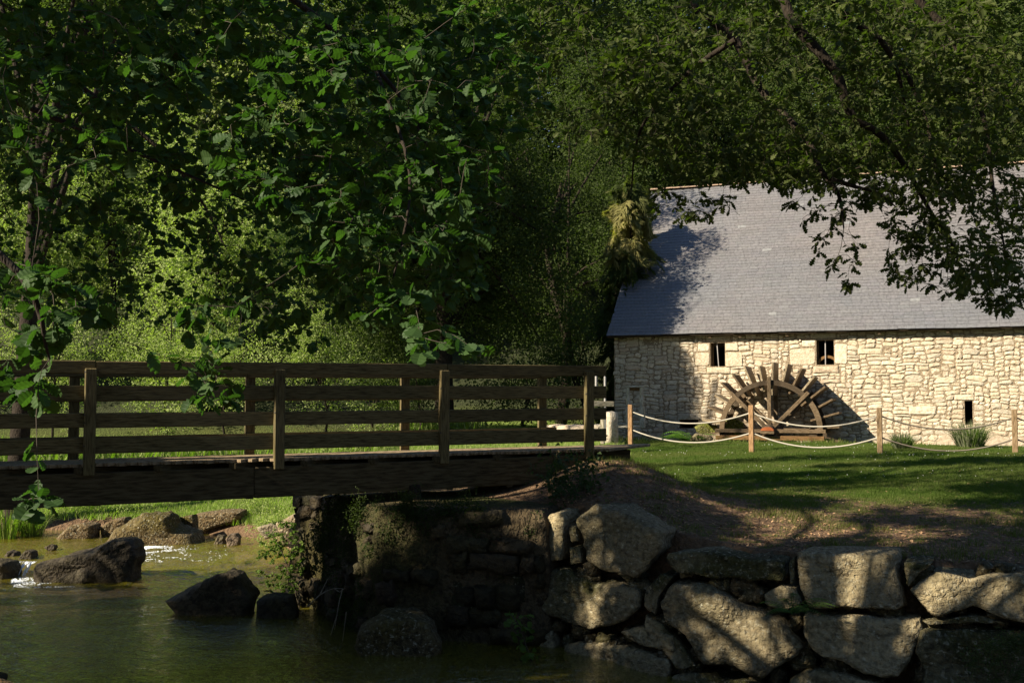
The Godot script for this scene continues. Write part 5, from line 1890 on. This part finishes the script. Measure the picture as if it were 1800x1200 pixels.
func build_trees() -> void:
	var far := spray_mesh(42, 0.6, 0.12, 4, 0.7, 0.4)
	var mid := spray_mesh(46, 0.45, 0.085, 5, 0.7, 0.4)
	var over := spray_mesh(30, 0.36, 0.13, 6, 0.7, 0.42)
	build_near_alder(over)
	build_oak(over)
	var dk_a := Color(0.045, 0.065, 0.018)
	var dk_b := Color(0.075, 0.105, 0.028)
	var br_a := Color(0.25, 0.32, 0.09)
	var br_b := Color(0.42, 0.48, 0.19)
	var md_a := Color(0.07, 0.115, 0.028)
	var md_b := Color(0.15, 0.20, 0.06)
	# crowns over the stream, above and beside the picture
	tree("stream_tree", "tall tree leaning over the stream from its left bank above the bridge", Vector2(-12.5, -11.5), 15, Vector3(-6.6, 12.6, -13.6), Vector3(6.6, 3.7, 5), 19, 0.4, 5.0, over, md_a, md_b, 31, 0.3)
	var low := []
	for q in [[-7.6, 8.6, -14.6], [-5.6, 7.6, -15.4], [-3.4, 8.2, -15.0], [-1.6, 7.6, -16.0], [-6.4, 9.2, -13.4], [-4.4, 9.0, -13.6], [-2.2, 9.4, -14.0], [-0.2, 8.8, -15.2], [-4.6, 6.4, -16.2], [-2.6, 6.6, -16.8], [-6.8, 6.6, -16.8], [-8.4, 7.2, -16.2]]:
		low.append([Vector3(q[0], q[1], q[2]), Vector3(1.5, 1.0, 1.3)])
	crown(get_node("stream_tree"), low, 5.0, mid, md_a * 0.8, md_b * 0.8, rng(38), "boughs", 0.8)
	tree("bank_tree", "spreading tree on the left bank beside the stream's bend", Vector2(-17.5, -9.5), 15, Vector3(-16.5, 9.5, -9.5), Vector3(5.5, 6.2, 5.5), 19, 0.4, 4.0, over, md_a, md_b, 32, 0.3)
	tree("ash_tree", "tall ash with a sunlit mossy trunk at the photo's left edge", Vector2(-11.75, -25.6), 19, Vector3(-10.6, 15.2, -26.2), Vector3(6.6, 5.8, 5.8), 20, 0.38, 4.0, mid, md_a, md_b, 33, 0.27)
	tree("waterside_tree", "broad tree on the near bank behind the viewer's left shoulder", Vector2(-9, 6), 12, Vector3(-9, 7.5, 7), Vector3(5, 5, 4), 12, 0.45, 1.6, far, md_a, md_b, 34, 0.25)
	tree("waterside_tree", "broad tree on the near bank straight behind the viewer", Vector2(2, 10), 12, Vector3(2, 7.5, 10), Vector3(6, 5.5, 4), 14, 0.45, 1.6, far, md_a, md_b, 35, 0.25)
	tree("waterside_tree", "broad tree on the near bank behind the viewer's right shoulder", Vector2(12, 5), 12, Vector3(12, 7.5, 5), Vector3(5, 6, 5), 14, 0.45, 1.6, far, md_a, md_b, 36, 0.25)
	tree("lawn_tree", "round tree on the lawn to the right of the oak", Vector2(19, -13), 12, Vector3(18, 8, -13), Vector3(4.5, 6, 5), 14, 0.45, 1.6, far, md_a, md_b, 37, 0.25)
	# sunlit trees and shrubs across the meadow
	tree("meadow_tree", "pale sunlit tree at the far left edge of the meadow", Vector2(-27, -50), 17, Vector3(-27, 9.5, -50), Vector3(5.4, 9, 4.5), 22, 0.36, 1.5, far, br_a, br_b, 41)
	tree("meadow_tree", "tall pale tree behind the meadow, seen above the bridge's second post", Vector2(-20, -54), 20, Vector3(-20, 12, -54), Vector3(5.4, 11, 4.5), 24, 0.36, 1.5, far, br_a, br_b, 42)
	tree("meadow_tree", "yellow-green tree in the middle of the row beyond the meadow", Vector2(-14, -49), 17, Vector3(-14, 9.5, -49), Vector3(4.6, 9, 4), 22, 0.36, 1.5, far, br_a, br_b * 1.1, 43)
	tree("meadow_tree", "tall darker tree to the right of the yellow-green meadow tree", Vector2(-8.5, -54), 20, Vector3(-8.5, 12, -54), Vector3(5, 11, 4.5), 24, 0.36, 1.5, far, md_a, br_b, 44)
	tree("meadow_tree", "tall tree behind the dark tree left of the mill", Vector2(-2.5, -58), 22, Vector3(-2.5, 14.5, -58), Vector3(5.2, 11, 5), 22, 0.36, 1.4, far, md_a * 0.6, md_b * 0.75, 45)
	var sh := [[-22.5, -42.5, 3.4, 3.4, "pale shrub at the meadow's left end behind the railing"], [-17.6, -41.5, 3.0, 3.6, "bright yellow-green shrub above the first bridge bay"], [-13.6, -43.0, 2.8, 4.4, "taller bright shrub between the yellow-green one and the round one"], [-10.4, -40.5, 2.6, 3.0, "round bright shrub above the middle of the bridge railing"], [-7.4, -42.5, 2.5, 4.0, "pale upright shrub behind the railing's third post"], [-5.0, -39.5, 1.7, 2.4, "last sunlit shrub before the dark trees by the mill"]]
	var i := 0
	for s in sh:
		var y := gh(s[0], s[1])
		tree("meadow_shrub", s[4], Vector2(s[0], s[1]), 3, Vector3(s[0], y + s[3] * 0.9, s[1]), Vector3(s[2], s[3], s[2] * 0.7), 16, 0.36, 3.6, mid, br_a, br_b, 60 + i, 0.06, 0.8, "", "shrub")
		i += 1
	# undergrowth along the left bank
	for s in [[-9.2, -26.6, 0.9, 0.45, "leafy plants on the bank behind the flat rock"], [-11.0, -26.8, 1.0, 0.5, "leafy plants on the bank behind the reeds"], [-6.0, -25.6, 0.8, 0.4, "pale green plants on the bank behind the long flat rock"], [-4.9, -23.2, 0.8, 0.5, "green plants on the gravel bank left of the abutment"], [-4.2, -25.5, 1.2, 0.9, "bright bush on the bank under the bridge beside the abutment"]]:
		var y := gh(s[0], s[1])
		var o := thing("bank_plants", s[4], "plants", Vector3(s[0], y, s[1]))
		crown(o, lobes_in(Vector3(s[0], y + s[3] * 0.6, s[1]), Vector3(s[2], s[3], 0.6), 7, 0.5, rng(90 + i)), 50.0, mid, br_a, br_b, rng(80 + i), "foliage", 0.4)
		i += 1
	# the dark mass beside the mill
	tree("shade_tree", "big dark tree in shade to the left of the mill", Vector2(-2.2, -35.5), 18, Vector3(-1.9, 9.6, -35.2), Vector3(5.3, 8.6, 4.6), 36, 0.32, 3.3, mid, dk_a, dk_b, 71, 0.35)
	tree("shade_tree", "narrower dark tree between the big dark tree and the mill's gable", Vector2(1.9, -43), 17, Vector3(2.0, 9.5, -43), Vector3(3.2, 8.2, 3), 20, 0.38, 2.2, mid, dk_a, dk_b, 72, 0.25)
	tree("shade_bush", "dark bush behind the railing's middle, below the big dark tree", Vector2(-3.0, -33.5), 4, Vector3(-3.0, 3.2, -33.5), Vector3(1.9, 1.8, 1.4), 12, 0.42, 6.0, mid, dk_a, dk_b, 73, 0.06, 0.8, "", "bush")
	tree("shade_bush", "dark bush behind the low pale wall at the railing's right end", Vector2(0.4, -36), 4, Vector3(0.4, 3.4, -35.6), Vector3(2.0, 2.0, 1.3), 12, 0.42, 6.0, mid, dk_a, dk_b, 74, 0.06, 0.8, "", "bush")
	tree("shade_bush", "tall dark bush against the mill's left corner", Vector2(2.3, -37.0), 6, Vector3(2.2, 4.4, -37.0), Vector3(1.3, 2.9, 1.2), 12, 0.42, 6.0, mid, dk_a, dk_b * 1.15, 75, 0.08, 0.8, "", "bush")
	build_cypress()
	# above the mill's ridge
	for t in [[5.5, -55.0, 4.6, "tree behind the left end of the mill's ridge"], [11.5, -57.0, 5.0, "tree behind the left half of the mill's ridge, right of the first one"], [17.5, -54.0, 5.0, "tree behind the middle of the mill's ridge"], [23.5, -57.0, 5.2, "tree behind the right half of the mill's ridge"], [30.0, -55.0, 5.4, "tree behind the mill's right end"]]:
		var y := gh(t[0], t[1])
		tree("hillside_tree", t[3], Vector2(t[0], t[1]), 18, Vector3(t[0], y + 10.5, t[1]), Vector3(t[2], 9.0, 4.5), 20, 0.36, 1.4, far, md_a * 0.45, md_b * 0.7, 110 + int(t[0]))
	# the wooded hill behind everything
	var r := rng(140)
	var places := []
	var tints := []
	for k in 15000:
		var z := -63.0 - 34.0 * r.randf()
		var x := r.randf_range(-0.62, 0.62) * -z
		var y := gh(x, z) + 36.0 * pow(r.randf(), 0.8) * (0.6 + 0.4 * nz2.get_noise_2d(x * 3, z * 3))
		places.append(Transform3D(turn(r).scaled(Vector3.ONE * r.randf_range(1.8, 3.2)), Vector3(x, y, z)))
		tints.append((md_a * 0.5).lerp(br_b * 0.7 if x < -12.0 else md_b * 0.7, clampf(0.4 + 0.7 * nz2.get_noise_2d(x * 5, z * 5) + 0.3 * r.randf(), 0, 1)))
	var wl := multi("hillside_woodland", far, M.far_leaf, places, tints)
	tag(wl, "dense wood covering the hill far behind the mill and the meadow trees", "woodland")

func build_cypress() -> void:
	var r := rng(150)
	var c := Vector3(4.15, 0, -37.4)
	c.y = gh(c.x, c.z)
	var o := thing("golden_conifer", "conifer with hanging golden-tipped sprays at the mill roof's left edge", "conifer", c)
	var mb := MB.new()
	tube(mb, [c, c + Vector3(0.05, 5, 0), c + Vector3(0, 9.2, 0)], [0.16, 0.1, 0.03], 8)
	var fan := MB.new()
	var fr := rng(3)
	for i in 46:                                        # a drooping flat spray
		var u := fr.randf()
		var sd := (1.0 if i % 2 else -1.0) * 0.4 * (1.0 - u * 0.7)
		var p := Vector3(0, -0.35 * u * u, u * 0.6)
		var q := p + Vector3(sd * fr.randf_range(0.4, 1.0), -0.16 * fr.randf(), 0.22)
		var w := (q - p).cross(Vector3.UP).normalized() * 0.022
		fan.tri_p(p - w, p + w, q, p - Vector3.UP * 5)
		fan.tri_p(p.lerp(q, 0.5) - w * 1.4, p.lerp(q, 0.5) + w * 1.4, q + Vector3(fr.randf_range(-0.06, 0.06), -0.10, 0.05), p - Vector3.UP * 5)
		fan.paint(Color(1, 1, 1) * fr.randf_range(0.8, 1.2))
	var fm := fan.done()
	var places := []
	var tints := []
	for i in 700:
		var u := r.randf()
		var h := lerpf(1.0, 9.2, u)
		var rad := lerpf(1.0, 0.5, u) * r.randf_range(0.3, 1.1) * (0.9 + 0.12 * sin(h * 6.0))
		var t := r.randf() * TAU
		var p := c + Vector3(cos(t) * rad, h, sin(t) * rad)
		var b := Basis(Vector3.UP, atan2(cos(t), sin(t)) + r.randfn() * 0.4) * Basis(Vector3.RIGHT, 0.6 + 0.5 * r.randfn()) * Basis(Vector3.BACK, r.randfn() * 0.6)
		places.append(Transform3D(b.scaled(Vector3.ONE * r.randf_range(0.45, 0.95)), p))
		tints.append(Color(0.44, 0.38, 0.15).lerp(Color(0.07, 0.095, 0.025), clampf(r.randf() * 0.75 + clampf(absf(h - 7.6) - 0.7, 0, 1), 0, 1)))
	obj("trunk", mb.done(), M.bark, o)
	multi("crown", fm, M.far_leaf, places, tints, o)


# ---------------------------------------------------------------- the scene
func sun_gaps() -> void:
	# what the photograph shows lit by the sun, each patch on its own surface
	for q in [[1240, 1075, 30, 30], [1310, 1125, 75, 35], [1405, 1005, 22, 42], [1490, 985, 40, 20], [1560, 985, 18, 28], [1490, 1082, 18, 14], [1470, 1112, 18, 26], [1565, 1150, 38, 28], [1600, 1095, 12, 18], [1640, 1022, 40, 24], [1765, 1040, 40, 32], [1364, 1042, 24, 18], [1040, 900, 22, 18], [1060, 978, 24, 10], [1040, 1055, 20, 28], [980, 912, 18, 20], [955, 945, 12, 22], [948, 1097, 14, 10], [880, 1157, 25, 8], [1700, 1130, 25, 12], [1450, 1190, 30, 12]]:
		lit_px(q[0], q[1], wall_depth(q[0], q[1]), q[2] * 1.15, q[3] * 1.15)
	for q in [[1400, 922, 85, 22], [1460, 868, 70, 9], [1600, 932, 45, 12], [1320, 958, 40, 7], [1560, 955, 40, 9], [1085, 812, 55, 8], [1190, 842, 60, 6], [1255, 880, 25, 4], [1690, 900, 60, 6]]:
		lit_ground(q[0], q[1], q[2], q[3])
	for q in [[556, 918, 16.8, 8, 34], [592, 920, 16.3, 12, 30], [562, 985, 16.6, 10, 24], [725, 880, 15.9, 9, 16], [1031, 685, 17.0, 6, 48], [773, 715, 15.9, 5, 14], [260, 925, 23.6, 110, 34], [60, 915, 24.3, 90, 34], [120, 955, 22.5, 130, 14], [420, 910, 24.0, 100, 30], [500, 930, 21.4, 40, 30], [490, 975, 16.9, 36, 50], [470, 900, 24, 60, 30], [940, 748, 31.5, 140, 12], [1072, 752, 29.6, 16, 26], [1108, 742, 29.0, 8, 36], [350, 975, 21.5, 90, 10], [242, 145, 6.6, 20, 16], [15, 330, 25.3, 14, 80], [1120, 385, 37.6, 40, 60]]:
		lit_px(q[0], q[1], q[2], q[3], q[4])
	for q in [[1.6, 0.9, 1.3], [4.2, 1.0, 1.2], [6.4, 1.0, 1.1]]:          # on the deck
		add_lit(bridge_pt(q[0], 0, q[1]), q[2], 0.6)

func _ready() -> void:
	# camera
	var cam := Camera3D.new()
	cam.name = "camera"
	cam.fov = rad_to_deg(2.0 * atan(600.0 / F))
	cam.near = 0.1
	cam.far = 500.0
	cam.position = EYE
	cam.rotation.x = atan((HORIZON - 600.0) / F)
	add_child(cam)
	cam.current = true
	# sky, exposure
	var sky := ProceduralSkyMaterial.new()
	sky.sky_top_color = lin(0.06, 0.105, 0.21)
	sky.sky_horizon_color = lin(0.20, 0.23, 0.26)
	sky.ground_bottom_color = lin(0.06, 0.06, 0.04)
	sky.ground_horizon_color = lin(0.2, 0.22, 0.2)
	sky.sky_curve = 0.15
	var env := Environment.new()
	env.background_mode = Environment.BG_SKY
	env.sky = Sky.new()
	env.sky.sky_material = sky
	env.tonemap_mode = Environment.TONE_MAPPER_LINEAR
	env.tonemap_exposure = 2.5
	env.sdfgi_enabled = true
	env.ssao_enabled = true
	env.ssil_enabled = true
	var we := WorldEnvironment.new()
	we.name = "environment"
	we.environment = env
	add_child(we)
	# sun
	var sun := DirectionalLight3D.new()
	sun.name = "sun"
	sun.light_energy = 1.6
	sun.light_color = Color(1.0, 0.95, 0.87)
	sun.light_angular_distance = 0.5
	sun.shadow_enabled = true
	sun.basis = Basis.looking_at(-S, Vector3.UP)
	add_child(sun)

	nz.seed = 5
	nz.frequency = 0.02
	nz.fractal_octaves = 4
	nz2.seed = 8
	nz2.frequency = 0.02
	nz2.fractal_octaves = 3
	lawn_noise.seed = 12
	lawn_noise.frequency = 0.28
	lawn_noise.fractal_octaves = 3
	SU = S.cross(Vector3.UP).normalized()
	SV = SU.cross(S).normalized()
	make_materials()
	sun_gaps()
	build_ground()
	build_water()
	build_mill()
	build_wheel()
	build_bridge()
	build_boulder_wall()
	build_abutment()
	build_river_rocks()
	build_fence()
	build_sundries()
	build_trees()
	build_plants()
